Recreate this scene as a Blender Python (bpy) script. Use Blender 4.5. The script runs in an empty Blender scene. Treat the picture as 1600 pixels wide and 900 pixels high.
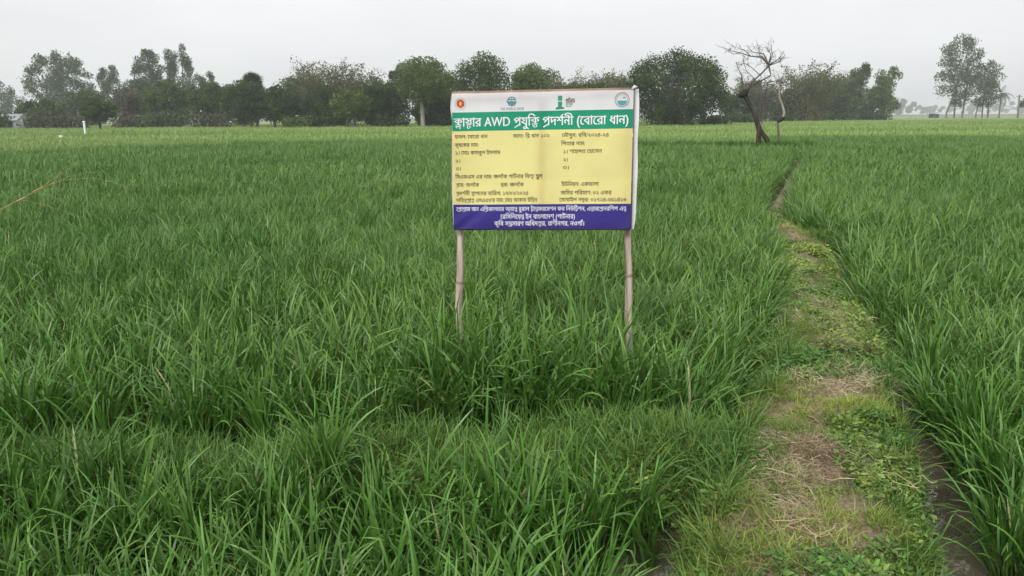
import bpy, math
import numpy as np
from mathutils import Vector

R = math.radians
S = bpy.context.scene
COL = S.collection
rng = np.random.default_rng(7)

# ------------------------------------------------------------------ camera
cam_d = bpy.data.cameras.new('camera')
cam_d.sensor_width = 36.0
cam_d.lens = 27.0
cam_d.clip_start = 0.05
cam_d.clip_end = 6000.0
cam = bpy.data.objects.new('camera', cam_d)
COL.objects.link(cam)
CAM = np.array([0.0, 0.0, 1.75])
PITCH, ROLL = R(12.6), R(-0.4)
_fw = np.array([0, math.cos(PITCH), -math.sin(PITCH)])
_rt0 = np.array([1.0, 0, 0])
_up0 = np.cross(_rt0, _fw)
_rt = _rt0 * math.cos(ROLL) + _up0 * math.sin(ROLL)
_up = _up0 * math.cos(ROLL) - _rt0 * math.sin(ROLL)
from mathutils import Matrix
cam.matrix_world = Matrix(((_rt[0], _up[0], -_fw[0], CAM[0]),
                           (_rt[1], _up[1], -_fw[1], CAM[1]),
                           (_rt[2], _up[2], -_fw[2], CAM[2]), (0, 0, 0, 1)))
S.camera = cam
FPX = 1200.0

def at(px, py, Y):
    """world point on the photograph's sight line (px, py) at the distance Y along the ground"""
    v = _fw + _rt * (px - 800) / FPX + _up * (450 - py) / FPX
    return CAM + v * (Y / v[1])

# ------------------------------------------------------------------ sky, sun, exposure
SUN_EL, SUN_AZ = R(44), R(205)          # azimuth measured from +Y towards +X
w = bpy.data.worlds.new('World')
S.world = w
w.use_nodes = True
nt = w.node_tree
nt.nodes.clear()
sky = nt.nodes.new('ShaderNodeTexSky')
sky.sky_type = 'NISHITA'
sky.sun_disc = False
sky.sun_elevation = SUN_EL
sky.sun_rotation = SUN_AZ
sky.air_density = 1.0
sky.dust_density = 6.0
sky.ozone_density = 1.0
hs = nt.nodes.new('ShaderNodeHueSaturation')
hs.inputs['Saturation'].default_value = 0.15
mixw = nt.nodes.new('ShaderNodeMix')
mixw.data_type = 'RGBA'
mixw.inputs['Factor'].default_value = 0.72
mixw.inputs['B'].default_value = (6.6, 6.65, 6.8, 1)      # even cloud layer
bg = nt.nodes.new('ShaderNodeBackground')
bg.inputs['Strength'].default_value = 0.11
wo = nt.nodes.new('ShaderNodeOutputWorld')
nt.links.new(sky.outputs[0], hs.inputs['Color'])
nt.links.new(hs.outputs[0], mixw.inputs['A'])
tcw = nt.nodes.new('ShaderNodeTexCoord')
mpw = nt.nodes.new('ShaderNodeMapping')
mpw.inputs['Scale'].default_value = (1.0, 1.0, 3.5)
nzw = nt.nodes.new('ShaderNodeTexNoise')
nzw.inputs['Scale'].default_value = 2.2
nzw.inputs['Detail'].default_value = 4
mrw = nt.nodes.new('ShaderNodeMapRange')
for k, v in zip(('From Min', 'From Max', 'To Min', 'To Max'), (.3, .7, .93, 1.07)): mrw.inputs[k].default_value = v
mlw = nt.nodes.new('ShaderNodeMix')
mlw.data_type = 'RGBA'
mlw.blend_type = 'MULTIPLY'
mlw.inputs['Factor'].default_value = 1.0
nt.links.new(tcw.outputs['Generated'], mpw.inputs['Vector'])
nt.links.new(mpw.outputs[0], nzw.inputs['Vector'])
nt.links.new(nzw.outputs['Fac'], mrw.inputs['Value'])
nt.links.new(mixw.outputs['Result'], mlw.inputs['A'])
nt.links.new(mrw.outputs[0], mlw.inputs['B'])
nt.links.new(mlw.outputs['Result'], bg.inputs['Color'])
nt.links.new(bg.outputs[0], wo.inputs['Surface'])

sun_d = bpy.data.lights.new('sun', 'SUN')
sun_d.energy = 1.5
sun_d.angle = R(14)
sun_d.color = (1.0, 0.96, 0.9)
sun = bpy.data.objects.new('sun', sun_d)
COL.objects.link(sun)
_sd = Vector((math.sin(SUN_AZ) * math.cos(SUN_EL), math.cos(SUN_AZ) * math.cos(SUN_EL), math.sin(SUN_EL)))
sun.rotation_euler = _sd.to_track_quat('Z', 'Y').to_euler()
sun.location = (0, -20, 60)

S.view_settings.view_transform = 'Standard'
S.view_settings.look = 'None'
S.view_settings.exposure = 0.62
S.view_settings.gamma = 1.0
S.view_settings.use_curve_mapping = False
S.render.engine = 'CYCLES'
S.cycles.max_bounces = 6
S.cycles.diffuse_bounces = 2
S.cycles.glossy_bounces = 2
S.cycles.transmission_bounces = 4
S.cycles.transparent_max_bounces = 6
S.cycles.volume_bounces = 1
S.cycles.use_denoising = True
S.cycles.use_adaptive_sampling = True
S.cycles.adaptive_threshold = 0.02

# ------------------------------------------------------------------ helpers
def tag(o, label=None, cat=None, group=None, kind=None):
    if label: o['label'] = label
    if cat: o['category'] = cat
    if group: o['group'] = group
    if kind: o['kind'] = kind
    return o

def empty(name, loc=(0, 0, 0), rz=0.0):
    o = bpy.data.objects.new(name, None)
    o.empty_display_size = 0.2
    o.location = loc
    o.rotation_euler = (0, 0, rz)
    COL.objects.link(o)
    return o

def mesh_np(name, V, F, mat=None, smooth=True, attrs=None, mat_idx=None):
    """V (n,3); F list of int arrays (m,k) with one polygon size per array"""
    me = bpy.data.meshes.new(name)
    V = np.asarray(V, np.float32)
    if not isinstance(F, list): F = [F]
    F = [np.asarray(f, np.int32) for f in F if len(f)]
    nl = sum(f.size for f in F); npoly = sum(len(f) for f in F)
    me.vertices.add(len(V)); me.vertices.foreach_set('co', V.ravel())
    me.loops.add(nl); me.polygons.add(npoly)
    me.loops.foreach_set('vertex_index', np.concatenate([f.ravel() for f in F]))
    starts = []; s = 0
    for f in F:
        k = f.shape[1]
        starts.append(s + np.arange(len(f)) * k); s += f.size
    me.polygons.foreach_set('loop_start', np.concatenate(starts).astype(np.int32))
    if smooth: me.polygons.foreach_set('use_smooth', np.ones(npoly, bool))
    if mat_idx is not None: me.polygons.foreach_set('material_index', np.asarray(mat_idx, np.int32))
    me.update(calc_edges=True)
    me.validate()
    for k, a in (attrs or {}).items():
        at_ = me.attributes.new(k, 'FLOAT', 'POINT')
        at_.data.foreach_set('value', np.asarray(a, np.float32))
    for m in (mat if isinstance(mat, (list, tuple)) else [mat]):
        if m: me.materials.append(m)
    return me

def obj(name, me, parent=None, loc=None):
    o = bpy.data.objects.new(name, me)
    COL.objects.link(o)
    if parent: o.parent = parent
    if loc is not None: o.location = loc
    return o

class MB:
    def __init__(s): s.V = []; s.F3 = []; s.F4 = []; s.n = 0
    def add(s, V, F):
        V = np.asarray(V, float); F = np.asarray(F, int)
        (s.F4 if F.shape[1] == 4 else s.F3).append(F + s.n)
        s.V.append(V); s.n += len(V)
    def tube(s, P, r, sides=6, cap=True):
        P = np.asarray(P, float); n = len(P)
        r = np.broadcast_to(np.asarray(r, float), (n,))
        T = np.gradient(P, axis=0); T /= np.linalg.norm(T, axis=1)[:, None] + 1e-9
        ref = np.array([0, 0, 1.0]) if abs(T[0][2]) < .9 else np.array([1.0, 0, 0])
        A = np.cross(T, ref); A /= np.linalg.norm(A, axis=1)[:, None] + 1e-9
        B = np.cross(T, A)
        a = np.arange(sides) * 2 * math.pi / sides
        ring = (A[:, None, :] * np.cos(a)[None, :, None] + B[:, None, :] * np.sin(a)[None, :, None]) * r[:, None, None] + P[:, None, :]
        i = np.arange(n - 1)[:, None] * sides; j = np.arange(sides)[None, :]; k = (j + 1) % sides
        F = np.stack([i + j, i + k, i + sides + k, i + sides + j], -1).reshape(-1, 4)
        s.add(ring.reshape(-1, 3), F)
        if cap:
            V = np.vstack([ring[-1], P[-1] + T[-1] * r[-1] * .3])
            s.add(V, [[q, (q + 1) % sides, sides] for q in range(sides)])
    def box(s, lo, hi):
        x0, y0, z0 = lo; x1, y1, z1 = hi
        V = [(x0, y0, z0), (x1, y0, z0), (x1, y1, z0), (x0, y1, z0), (x0, y0, z1), (x1, y0, z1), (x1, y1, z1), (x0, y1, z1)]
        s.add(V, [[0, 3, 2, 1], [4, 5, 6, 7], [0, 1, 5, 4], [1, 2, 6, 5], [2, 3, 7, 6], [3, 0, 4, 7]])
    def mesh(s, name, mat, smooth=True):
        F = []
        if s.F3: F.append(np.vstack(s.F3))
        if s.F4: F.append(np.vstack(s.F4))
        return mesh_np(name, np.vstack(s.V), F, mat, smooth)
    def build(s, name, mat, parent=None, smooth=True):
        return obj(name, s.mesh(name, mat, smooth), parent)

# ------------------------------------------------------------------ materials
MATS = {}
def nodes_of(name):
    m = bpy.data.materials.new(name); m.use_nodes = True
    t = m.node_tree; t.nodes.clear()
    MATS[name] = m
    return m, t, t.nodes, t.links

def mk(t, kind, **kw):
    n = t.nodes.new(kind)
    for k, v in kw.items():
        if k in n.inputs: n.inputs[k].default_value = v
        else: setattr(n, k, v)
    return n

def mixcol(t, fac, a, b, blend='MIX'):
    n = t.nodes.new('ShaderNodeMix'); n.data_type = 'RGBA'; n.blend_type = blend
    for key, v in (('Factor', fac), ('A', a), ('B', b)):
        if isinstance(v, (int, float)): n.inputs[key].default_value = v
        elif isinstance(v, tuple): n.inputs[key].default_value = v if len(v) == 4 else v + (1,)
        else: t.links.new(v, n.inputs[key])
    return n.outputs['Result']

def maprange(t, v, a, b, c, d):
    n = t.nodes.new('ShaderNodeMapRange')
    for k, q in zip(('From Min', 'From Max', 'To Min', 'To Max'), (a, b, c, d)): n.inputs[k].default_value = q
    t.links.new(v, n.inputs['Value'])
    return n.outputs[0]

def noise(t, scale, detail=3, coord='Object', rough=.55, vec=None):
    tc = t.nodes.new('ShaderNodeTexCoord')
    n = t.nodes.new('ShaderNodeTexNoise')
    n.inputs['Scale'].default_value = scale; n.inputs['Detail'].default_value = detail; n.inputs['Roughness'].default_value = rough
    t.links.new(vec if vec is not None else tc.outputs[coord], n.inputs['Vector'])
    return n.outputs['Fac']

def geo_pos(t):
    return t.nodes.new('ShaderNodeNewGeometry').outputs['Position']

def blade_mat(name, base, mid, tip, alt, spec=.30, rough=.40, trans=.15, dry=None):
    """grass blade: colour along its length, a tint per plant, drifts of hue across the field"""
    m, t, N, L = nodes_of(name)
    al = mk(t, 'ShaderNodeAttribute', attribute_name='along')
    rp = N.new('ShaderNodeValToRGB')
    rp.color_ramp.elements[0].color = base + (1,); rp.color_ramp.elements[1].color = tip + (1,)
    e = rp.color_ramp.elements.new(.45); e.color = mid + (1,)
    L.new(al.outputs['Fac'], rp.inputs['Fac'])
    ti = mk(t, 'ShaderNodeAttribute', attribute_name='tint'); ti.attribute_type = 'INSTANCER'
    ran = mk(t, 'ShaderNodeAttribute', attribute_name='leaf')
    c = mixcol(t, ti.outputs['Fac'], rp.outputs['Color'], alt)
    val = maprange(t, ran.outputs['Fac'], 0, 1, .7, 1.3)
    c = mixcol(t, 1.0, c, val, 'MULTIPLY')
    if dry:
        d = maprange(t, ran.outputs['Fac'], .993, .998, 0, .7)
        c = mixcol(t, d, c, dry)
    p = mk(t, 'ShaderNodeBsdfPrincipled', Roughness=rough)
    p.inputs['Specular IOR Level'].default_value = spec
    L.new(c, p.inputs['Base Color'])
    tr = N.new('ShaderNodeBsdfTranslucent')
    c2 = mixcol(t, 1.0, c, (1.1, 1.25, .6), 'MULTIPLY'); L.new(c2, tr.inputs['Color'])
    mx = mk(t, 'ShaderNodeMixShader', Fac=trans)
    L.new(p.outputs[0], mx.inputs[1]); L.new(tr.outputs[0], mx.inputs[2])
    o = N.new('ShaderNodeOutputMaterial'); L.new(mx.outputs[0], o.inputs['Surface'])
    return m

def foliage_mat(name, dark, light, scale=.9, trans=.34, spec=.2, rough=.65):
    m, t, N, L = nodes_of(name)
    n1 = noise(t, scale, 3)
    rv = mk(t, 'ShaderNodeAttribute', attribute_name='leaf')
    f = maprange(t, n1, .35, .68, 0, 1)
    c = mixcol(t, f, dark, light)
    val = maprange(t, rv.outputs['Fac'], 0, 1, .65, 1.4)
    c = mixcol(t, 1.0, c, val, 'MULTIPLY')
    p = mk(t, 'ShaderNodeBsdfPrincipled', Roughness=rough)
    p.inputs['Specular IOR Level'].default_value = spec
    L.new(c, p.inputs['Base Color'])
    tr = N.new('ShaderNodeBsdfTranslucent'); L.new(c, tr.inputs['Color'])
    mx = mk(t, 'ShaderNodeMixShader', Fac=trans)
    L.new(p.outputs[0], mx.inputs[1]); L.new(tr.outputs[0], mx.inputs[2])
    o = N.new('ShaderNodeOutputMaterial'); L.new(mx.outputs[0], o.inputs['Surface'])
    return m

def solid_mat(name, a, b, scale=6, rough=.8, spec=.3, bump=0.0, stretch=None, detail=4):
    m, t, N, L = nodes_of(name)
    tc = N.new('ShaderNodeTexCoord'); vec = tc.outputs['Object']
    if stretch:
        mp = N.new('ShaderNodeMapping'); mp.inputs['Scale'].default_value = stretch
        L.new(vec, mp.inputs['Vector']); vec = mp.outputs[0]
    n = noise(t, scale, detail, vec=vec)
    c = mixcol(t, maprange(t, n, .32, .68, 0, 1), a, b)
    p = mk(t, 'ShaderNodeBsdfPrincipled', Roughness=rough)
    p.inputs['Specular IOR Level'].default_value = spec
    L.new(c, p.inputs['Base Color'])
    if bump:
        bm = mk(t, 'ShaderNodeBump', Strength=bump, Distance=.02); L.new(n, bm.inputs['Height']); L.new(bm.outputs[0], p.inputs['Normal'])
    o = N.new('ShaderNodeOutputMaterial'); L.new(p.outputs[0], o.inputs['Surface'])
    return m

def print_mat(name, col, trans=.35, var=.06):
    """printed PVC banner cloth: a little gloss, lets light through"""
    m, t, N, L = nodes_of(name)
    n = noise(t, 5, 4)
    c = mixcol(t, 1.0, col, maprange(t, n, .3, .7, 1 - var, 1 + var), 'MULTIPLY')
    p = mk(t, 'ShaderNodeBsdfPrincipled', Roughness=.42)
    p.inputs['Specular IOR Level'].default_value = .4
    L.new(c, p.inputs['Base Color'])
    tr = N.new('ShaderNodeBsdfTranslucent'); L.new(c, tr.inputs['Color'])
    mx = mk(t, 'ShaderNodeMixShader', Fac=trans)
    L.new(p.outputs[0], mx.inputs[1]); L.new(tr.outputs[0], mx.inputs[2])
    o = N.new('ShaderNodeOutputMaterial'); L.new(mx.outputs[0], o.inputs['Surface'])
    return m

RICE = blade_mat('rice_leaf', (.038, .076, .014), (.044, .128, .014), (.116, .240, .050), (.235, .325, .100), dry=(.42, .38, .2))  # blade bases coloured darker to paint in the shade deep between plants
GRASS = blade_mat('path_grass_leaf', (.05, .095, .02), (.050, .130, .020), (.105, .215, .048), (.30, .35, .075), spec=.3, rough=.55)
WEED = blade_mat('weed_leaf', (.06, .12, .025), (.06, .155, .025), (.10, .23, .04), (.32, .40, .08), spec=.35, rough=.5)
STRAW = blade_mat('dry_straw', (.13, .08, .05), (.25, .17, .11), (.45, .355, .245), (.68, .62, .42), spec=.2, rough=.7, trans=.1)
BARK = solid_mat('bark', (.10, .085, .07), (.20, .17, .14), 3, .9, .2, .5, (1, 1, .25))
BARK_DARK = solid_mat('dark_bark', (.022, .018, .016), (.075, .057, .048), 5, .9, .15, .5, (1, 1, .3))
BARK_PALE = solid_mat('pale_bark', (.22, .19, .16), (.38, .34, .29), 4, .85, .2, .4, (1, 1, .3))
F_DARK = foliage_mat('mango_foliage', (.015, .040, .010), (.070, .118, .030), .55)
F_MID = foliage_mat('broadleaf_foliage', (.024, .056, .014), (.082, .138, .032), .7)
F_LIGHT = foliage_mat('light_foliage', (.050, .095, .020), (.140, .205, .048), .7)
F_GREY = foliage_mat('eucalypt_foliage', (.036, .066, .026), (.095, .142, .058), .6)
F_BAMBOO = foliage_mat('bamboo_foliage', (.060, .070, .028), (.150, .150, .068), .5)
F_BROWN = foliage_mat('dry_brush_foliage', (.058, .064, .036), (.125, .125, .076), .6)

# ------------------------------------------------------------------ terrain layout
# path along the raised bank: left edge, right edge in ground metres (read off the photo at bank height)
PATH_L = np.array([(.10, .6), (.38, 1.6), (.61, 2.37), (.97, 3.41), (1.70, 4.78), (2.43, 6.86), (3.15, 9.13), (3.79, 11.42), (4.92, 14.55), (6.33, 18.04), (8.89, 24.27), (11.6, 31.5), (13.2, 37.5)])
PATH_R = np.array([(.85, .6), (1.14, 1.6), (1.40, 2.37), (1.87, 3.40), (2.44, 4.78), (3.07, 6.86), (3.77, 9.13), (4.06, 11.42), (5.16, 14.55), (6.55, 18.04), (9.15, 24.27), (11.9, 31.5), (13.5, 37.5)])
def path_l(y): return np.interp(y, PATH_L[:, 1], PATH_L[:, 0])
def path_r(y): return np.interp(y, PATH_R[:, 1], PATH_R[:, 0])
def wob(x, a, b, c): return a * np.sin(x * b + c) + .5 * a * np.sin(x * b * 2.3 + c * 1.7)

def sstep(e0, e1, v):
    t = np.clip((v - e0) / (e1 - e0), 0, 1); return t * t * (3 - 2 * t)

def vnoise(x, y, scale, seed=0):
    """cheap smooth value noise"""
    x = np.asarray(x, float) * scale; y = np.asarray(y, float) * scale
    xi = np.floor(x).astype(np.int64); yi = np.floor(y).astype(np.int64)
    fx = x - xi; fy = y - yi; fx = fx * fx * (3 - 2 * fx); fy = fy * fy * (3 - 2 * fy)
    def h(a, b):
        n = (a * 374761393 + b * 668265263 + seed * 974711) & 0x7fffffff
        n = ((n ^ (n >> 13)) * 1274126177) & 0x7fffffff
        return ((n ^ (n >> 16)) & 0xffff) / 65535.0
    return (h(xi, yi) * (1 - fx) + h(xi + 1, yi) * fx) * (1 - fy) + (h(xi, yi + 1) * (1 - fx) + h(xi + 1, yi + 1) * fx) * fy

def path_d(x, y):
    """signed distance outside the path strip (negative on the path)"""
    return np.maximum(path_l(y) - x, x - path_r(y)) - .03 * (vnoise(x, y, 2.5, 3) - .5)

def bund1(x): return 3.30 + wob(x, .05, .9, .4)             # cross bank in front of the sign, left of the path
def bund2(x): return 9.55 + .03 * (x - 4)                   # cross bank on the right, beyond the mown corner
def bund_d(x, y):
    d1 = np.where(x < path_l(y) + .2, np.abs(y - bund1(x)), 9.0)
    d2 = np.where(x > path_r(y) - .2, np.abs(y - bund2(x)), 9.0)
    return d1, d2

def height(x, y):
    pd = path_d(x, y)
    k = sstep(.10, -.10, pd) * np.where(y > 12.5, .6, 1)
    d1, d2 = bund_d(x, y)
    k1 = sstep(.42, .16, d1) * .8; k2 = sstep(.36, .12, d2) * .75
    kk = np.maximum(np.maximum(k, k1), k2)
    z = -.035 + .05 * (vnoise(x, y, 1.7, 5) - .5) + .22 * kk + (.07 * (vnoise(x, y, 4.5, 9) - .5) + .035 * (vnoise(x, y, 13, 10) - .5)) * (.3 + kk)
    dt = x - path_r(y)                                           # ditch along the right foot of the bank
    z = z - .075 * sstep(.02, .10, dt) * sstep(.55, .40, dt) * sstep(6.2, 5.0, y)
    return z * np.where(y > 60, .2, 1)

# ground: one sheet out to the horizon, fine where the camera stands
def axis(lo, hi, step, far, grow=1.18):
    a = list(np.arange(lo, hi, step)); s = step
    while a[-1] < far: s *= grow; a.append(a[-1] + s)
    s = step
    while a[0] > -far: s *= grow; a.insert(0, a[0] - s)
    return np.array(a)
gx = axis(-3.6, 4.6, .05, 1600); gy = axis(.6, 13, .06, 1600)
GX, GY = np.meshgrid(gx, gy)
V = np.stack([GX, GY, height(GX, GY)], -1).reshape(-1, 3)
nx, ny = len(gx), len(gy)
ii = (np.arange(ny - 1)[:, None] * nx + np.arange(nx - 1)[None, :])
F = np.stack([ii, ii + 1, ii + nx + 1, ii + nx], -1).reshape(-1, 4)
m, t, N, L = nodes_of('wet_soil')
pos = geo_pos(t)
n1 = noise(t, 3.0, 5, vec=pos); n2 = noise(t, 22, 4, vec=pos)
c = mixcol(t, maprange(t, n1, .35, .65, 0, 1), (.035, .027, .018), (.085, .062, .040))
c = mixcol(t, maprange(t, n2, .5, .7, 0, .6), c, (.12, .09, .06))
p = mk(t, 'ShaderNodeBsdfPrincipled', Roughness=.75); L.new(c, p.inputs['Base Color'])
b = mk(t, 'ShaderNodeBump', Strength=.8, Distance=.03); L.new(n2, b.inputs['Height']); L.new(b.outputs[0], p.inputs['Normal'])
o = N.new('ShaderNodeOutputMaterial'); L.new(p.outputs[0], o.inputs['Surface'])
ground = obj('ground', mesh_np('ground', V, F, m))
tag(ground, 'dark wet soil of the paddies and banks', 'ground', kind='structure')

# path: worn strip on top of the bank
ys = np.concatenate([np.arange(.7, 13, .05), np.arange(13, 37, .25)])
us = np.linspace(0, 1, 15)
PX = path_l(ys)[:, None] * (1 - us) + path_r(ys)[:, None] * us
inset = np.where(us < .5, 1, -1) * 0.0
PY = np.repeat(ys[:, None], 15, 1)
PZ = height(PX, PY) + .005 + .015 * np.sin(us * math.pi)[None, :]
PZ[:, 0] -= .03; PZ[:, -1] -= .03
V = np.stack([PX, PY, PZ], -1).reshape(-1, 3)
ii = np.arange(len(ys) - 1)[:, None] * 15 + np.arange(14)[None, :]
F = np.stack([ii, ii + 1, ii + 16, ii + 15], -1).reshape(-1, 4)
m, t, N, L = nodes_of('path_soil')
pos = geo_pos(t)
n1 = noise(t, 5, 5, vec=pos); n2 = noise(t, 40, 4, vec=pos)
c = mixcol(t, maprange(t, n1, .35, .65, 0, 1), (.10, .07, .045), (.21, .15, .10))
c = mixcol(t, maprange(t, n2, .48, .7, 0, .7), c, (.30, .235, .16))
p = mk(t, 'ShaderNodeBsdfPrincipled', Roughness=.9); L.new(c, p.inputs['Base Color'])
b = mk(t, 'ShaderNodeBump', Strength=.9, Distance=.02); L.new(n2, b.inputs['Height']); L.new(b.outputs[0], p.inputs['Normal'])
o = N.new('ShaderNodeOutputMaterial'); L.new(p.outputs[0], o.inputs['Surface'])
tag(obj('path', mesh_np('path', V, F, m)), 'worn earth path on the bank between the paddies', 'path', kind='structure')

# standing water in the paddies and the ditch beside the path
wx = np.linspace(-14, 14, 57); wy = np.linspace(.3, 20, 41)
WX, WY = np.meshgrid(wx, wy)
V = np.stack([WX, WY, np.zeros_like(WX)], -1).reshape(-1, 3)
ii = np.arange(40)[:, None] * 57 + np.arange(56)[None, :]
F = np.stack([ii, ii + 1, ii + 58, ii + 57], -1).reshape(-1, 4)
m, t, N, L = nodes_of('muddy_water')
pos = geo_pos(t)
n1 = noise(t, 2.2, 4, vec=pos)
c = mixcol(t, maprange(t, n1, .4, .65, 0, 1), (.06, .05, .037), (.14, .115, .088))
p = mk(t, 'ShaderNodeBsdfPrincipled', Roughness=.02, IOR=1.9); L.new(c, p.inputs['Base Color'])
n2 = noise(t, 14, 2, vec=pos)
b = mk(t, 'ShaderNodeBump', Strength=.12, Distance=.02); L.new(n2, b.inputs['Height']); L.new(b.outputs[0], p.inputs['Normal'])
o = N.new('ShaderNodeOutputMaterial'); L.new(p.outputs[0], o.inputs['Surface'])
tag(obj('water', mesh_np('water', V, F, m)), 'shallow brown water standing in the ditch and paddies', 'water', kind='structure')

# ------------------------------------------------------------------ grass blades
def blades(n, seg, r, p0, az, el0, length, width, bend, bpow=1.4, kink=0.1, twist=.5, leafv=None):
    """n curved tapering blades as one vertex block -> V, F, along, leaf"""
    tt = np.linspace(0, 1, seg + 1)
    el = el0[:, None] - bend[:, None] * tt[None, :] ** bpow
    kk = r.random(n) < kink
    kt = r.uniform(.5, .8, n)
    el = el - np.where(kk[:, None] & (tt[None, :] > kt[:, None]), r.uniform(.8, 1.7, n)[:, None], 0)
    el = np.maximum(el, -1.45)
    azv = az[:, None] + (r.normal(0, .35, n)[:, None] * tt[None, :])
    ds = length[:, None] / seg
    d = np.stack([np.cos(el) * np.cos(azv), np.cos(el) * np.sin(azv), np.sin(el)], -1)
    P = np.zeros((n, seg + 1, 3)); P[:, 0] = p0
    P[:, 1:] = p0[:, None, :] + np.cumsum(d[:, :-1] * ds[:, :, None], 1)
    tw = r.normal(0, twist, n)[:, None] + r.normal(0, twist, n)[:, None] * tt[None, :]
    side0 = np.stack([-np.sin(azv), np.cos(azv), np.zeros_like(azv)], -1)
    nor = np.cross(side0, d)
    side = side0 * np.cos(tw)[..., None] + nor * np.sin(tw)[..., None]
    wt = np.minimum(1, .45 + 2.0 * tt) * np.sqrt(np.clip(1 - tt ** 2.0, 0, 1))
    wv = width[:, None] * wt[None, :] * .5
    A = P - side * wv[..., None]; B = P + side * wv[..., None]
    V = np.stack([A, B], 2).reshape(n, -1, 3)
    k = np.arange(seg) * 2
    f = np.stack([k, k + 1, k + 3, k + 2], -1)
    F = (np.arange(n)[:, None, None] * (2 * (seg + 1)) + f[None]).reshape(-1, 4)
    along = np.repeat(np.repeat(tt[None, :], n, 0).reshape(n, seg + 1, 1), 2, 2)
    lv = r.random(n) if leafv is None else leafv
    leaf = np.repeat(lv[:, None], 2 * (seg + 1), 1)
    return V.reshape(-1, 3), F, along.ravel(), leaf.ravel()

def merge(parts):
    V = []; F = []; A = []; Lf = []; n = 0
    for v, f, a, l in parts:
        V.append(v); F.append(f + n); A.append(a); Lf.append(l); n += len(v)
    return np.vstack(V), np.vstack(F), np.concatenate(A), np.concatenate(Lf)

def source(name, parts, mat):
    V, F, A, Lf = merge(parts)
    me = mesh_np(name, V, F, mat, True, {'along': A, 'leaf': Lf})
    return bpy.data.objects.new(name, me)

def rice_clump(seed, tillers, leaves, seg, width, hgt=1.0):
    r = np.random.default_rng(seed)
    n = tillers * leaves
    ta = r.uniform(0, 2 * math.pi, tillers); tr = r.uniform(0, .036, tillers)
    lean = r.uniform(.02, .44, tillers)
    az = np.repeat(ta, leaves) + r.normal(0, .9, n)
    h = np.tile(np.linspace(.05, .23, leaves), tillers) * r.uniform(.7, 1.25, n) * hgt
    ln = np.repeat(lean, leaves)
    bx = np.repeat(np.cos(ta) * tr, leaves) + np.cos(np.repeat(ta, leaves)) * h * np.tan(ln)
    by = np.repeat(np.sin(ta) * tr, leaves) + np.sin(np.repeat(ta, leaves)) * h * np.tan(ln)
    p0 = np.stack([bx, by, h - .02], -1)
    el0 = R(88) - np.abs(r.normal(0, .17, n)) - ln * .55
    length = r.uniform(.24, .46, n) * hgt
    bend = np.abs(r.normal(.85, .6, n))
    wd = width * r.uniform(.7, 1.2, n)
    parts = [blades(n, seg, r, p0, az, el0, length, wd, bend, 1.7, .07, .45)]
    if seg > 4:      # stems
        p0s = np.stack([np.cos(ta) * tr, np.sin(ta) * tr, np.full(tillers, -.03)], -1)
        parts.append(blades(tillers, 3, r, p0s, ta, R(90) - lean, r.uniform(.2, .3, tillers) * hgt, np.full(tillers, .011), np.zeros(tillers), 1, 0, .2))
    return parts

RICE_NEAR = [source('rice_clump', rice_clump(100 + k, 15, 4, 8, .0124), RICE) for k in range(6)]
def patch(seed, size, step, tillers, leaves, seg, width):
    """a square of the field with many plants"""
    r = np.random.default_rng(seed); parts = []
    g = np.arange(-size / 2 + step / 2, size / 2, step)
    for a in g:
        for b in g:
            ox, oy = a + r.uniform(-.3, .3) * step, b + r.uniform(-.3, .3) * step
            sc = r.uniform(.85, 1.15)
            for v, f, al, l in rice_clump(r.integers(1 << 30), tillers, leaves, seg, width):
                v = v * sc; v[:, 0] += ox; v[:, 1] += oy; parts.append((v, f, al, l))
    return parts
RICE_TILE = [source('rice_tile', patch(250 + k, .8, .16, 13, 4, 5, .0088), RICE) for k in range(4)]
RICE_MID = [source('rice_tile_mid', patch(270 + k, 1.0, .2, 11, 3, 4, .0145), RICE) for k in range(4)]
RICE_FAR = [source('rice_patch', patch(300 + k, 1.6, .4, 8, 3, 3, .04), RICE) for k in range(4)]

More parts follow.
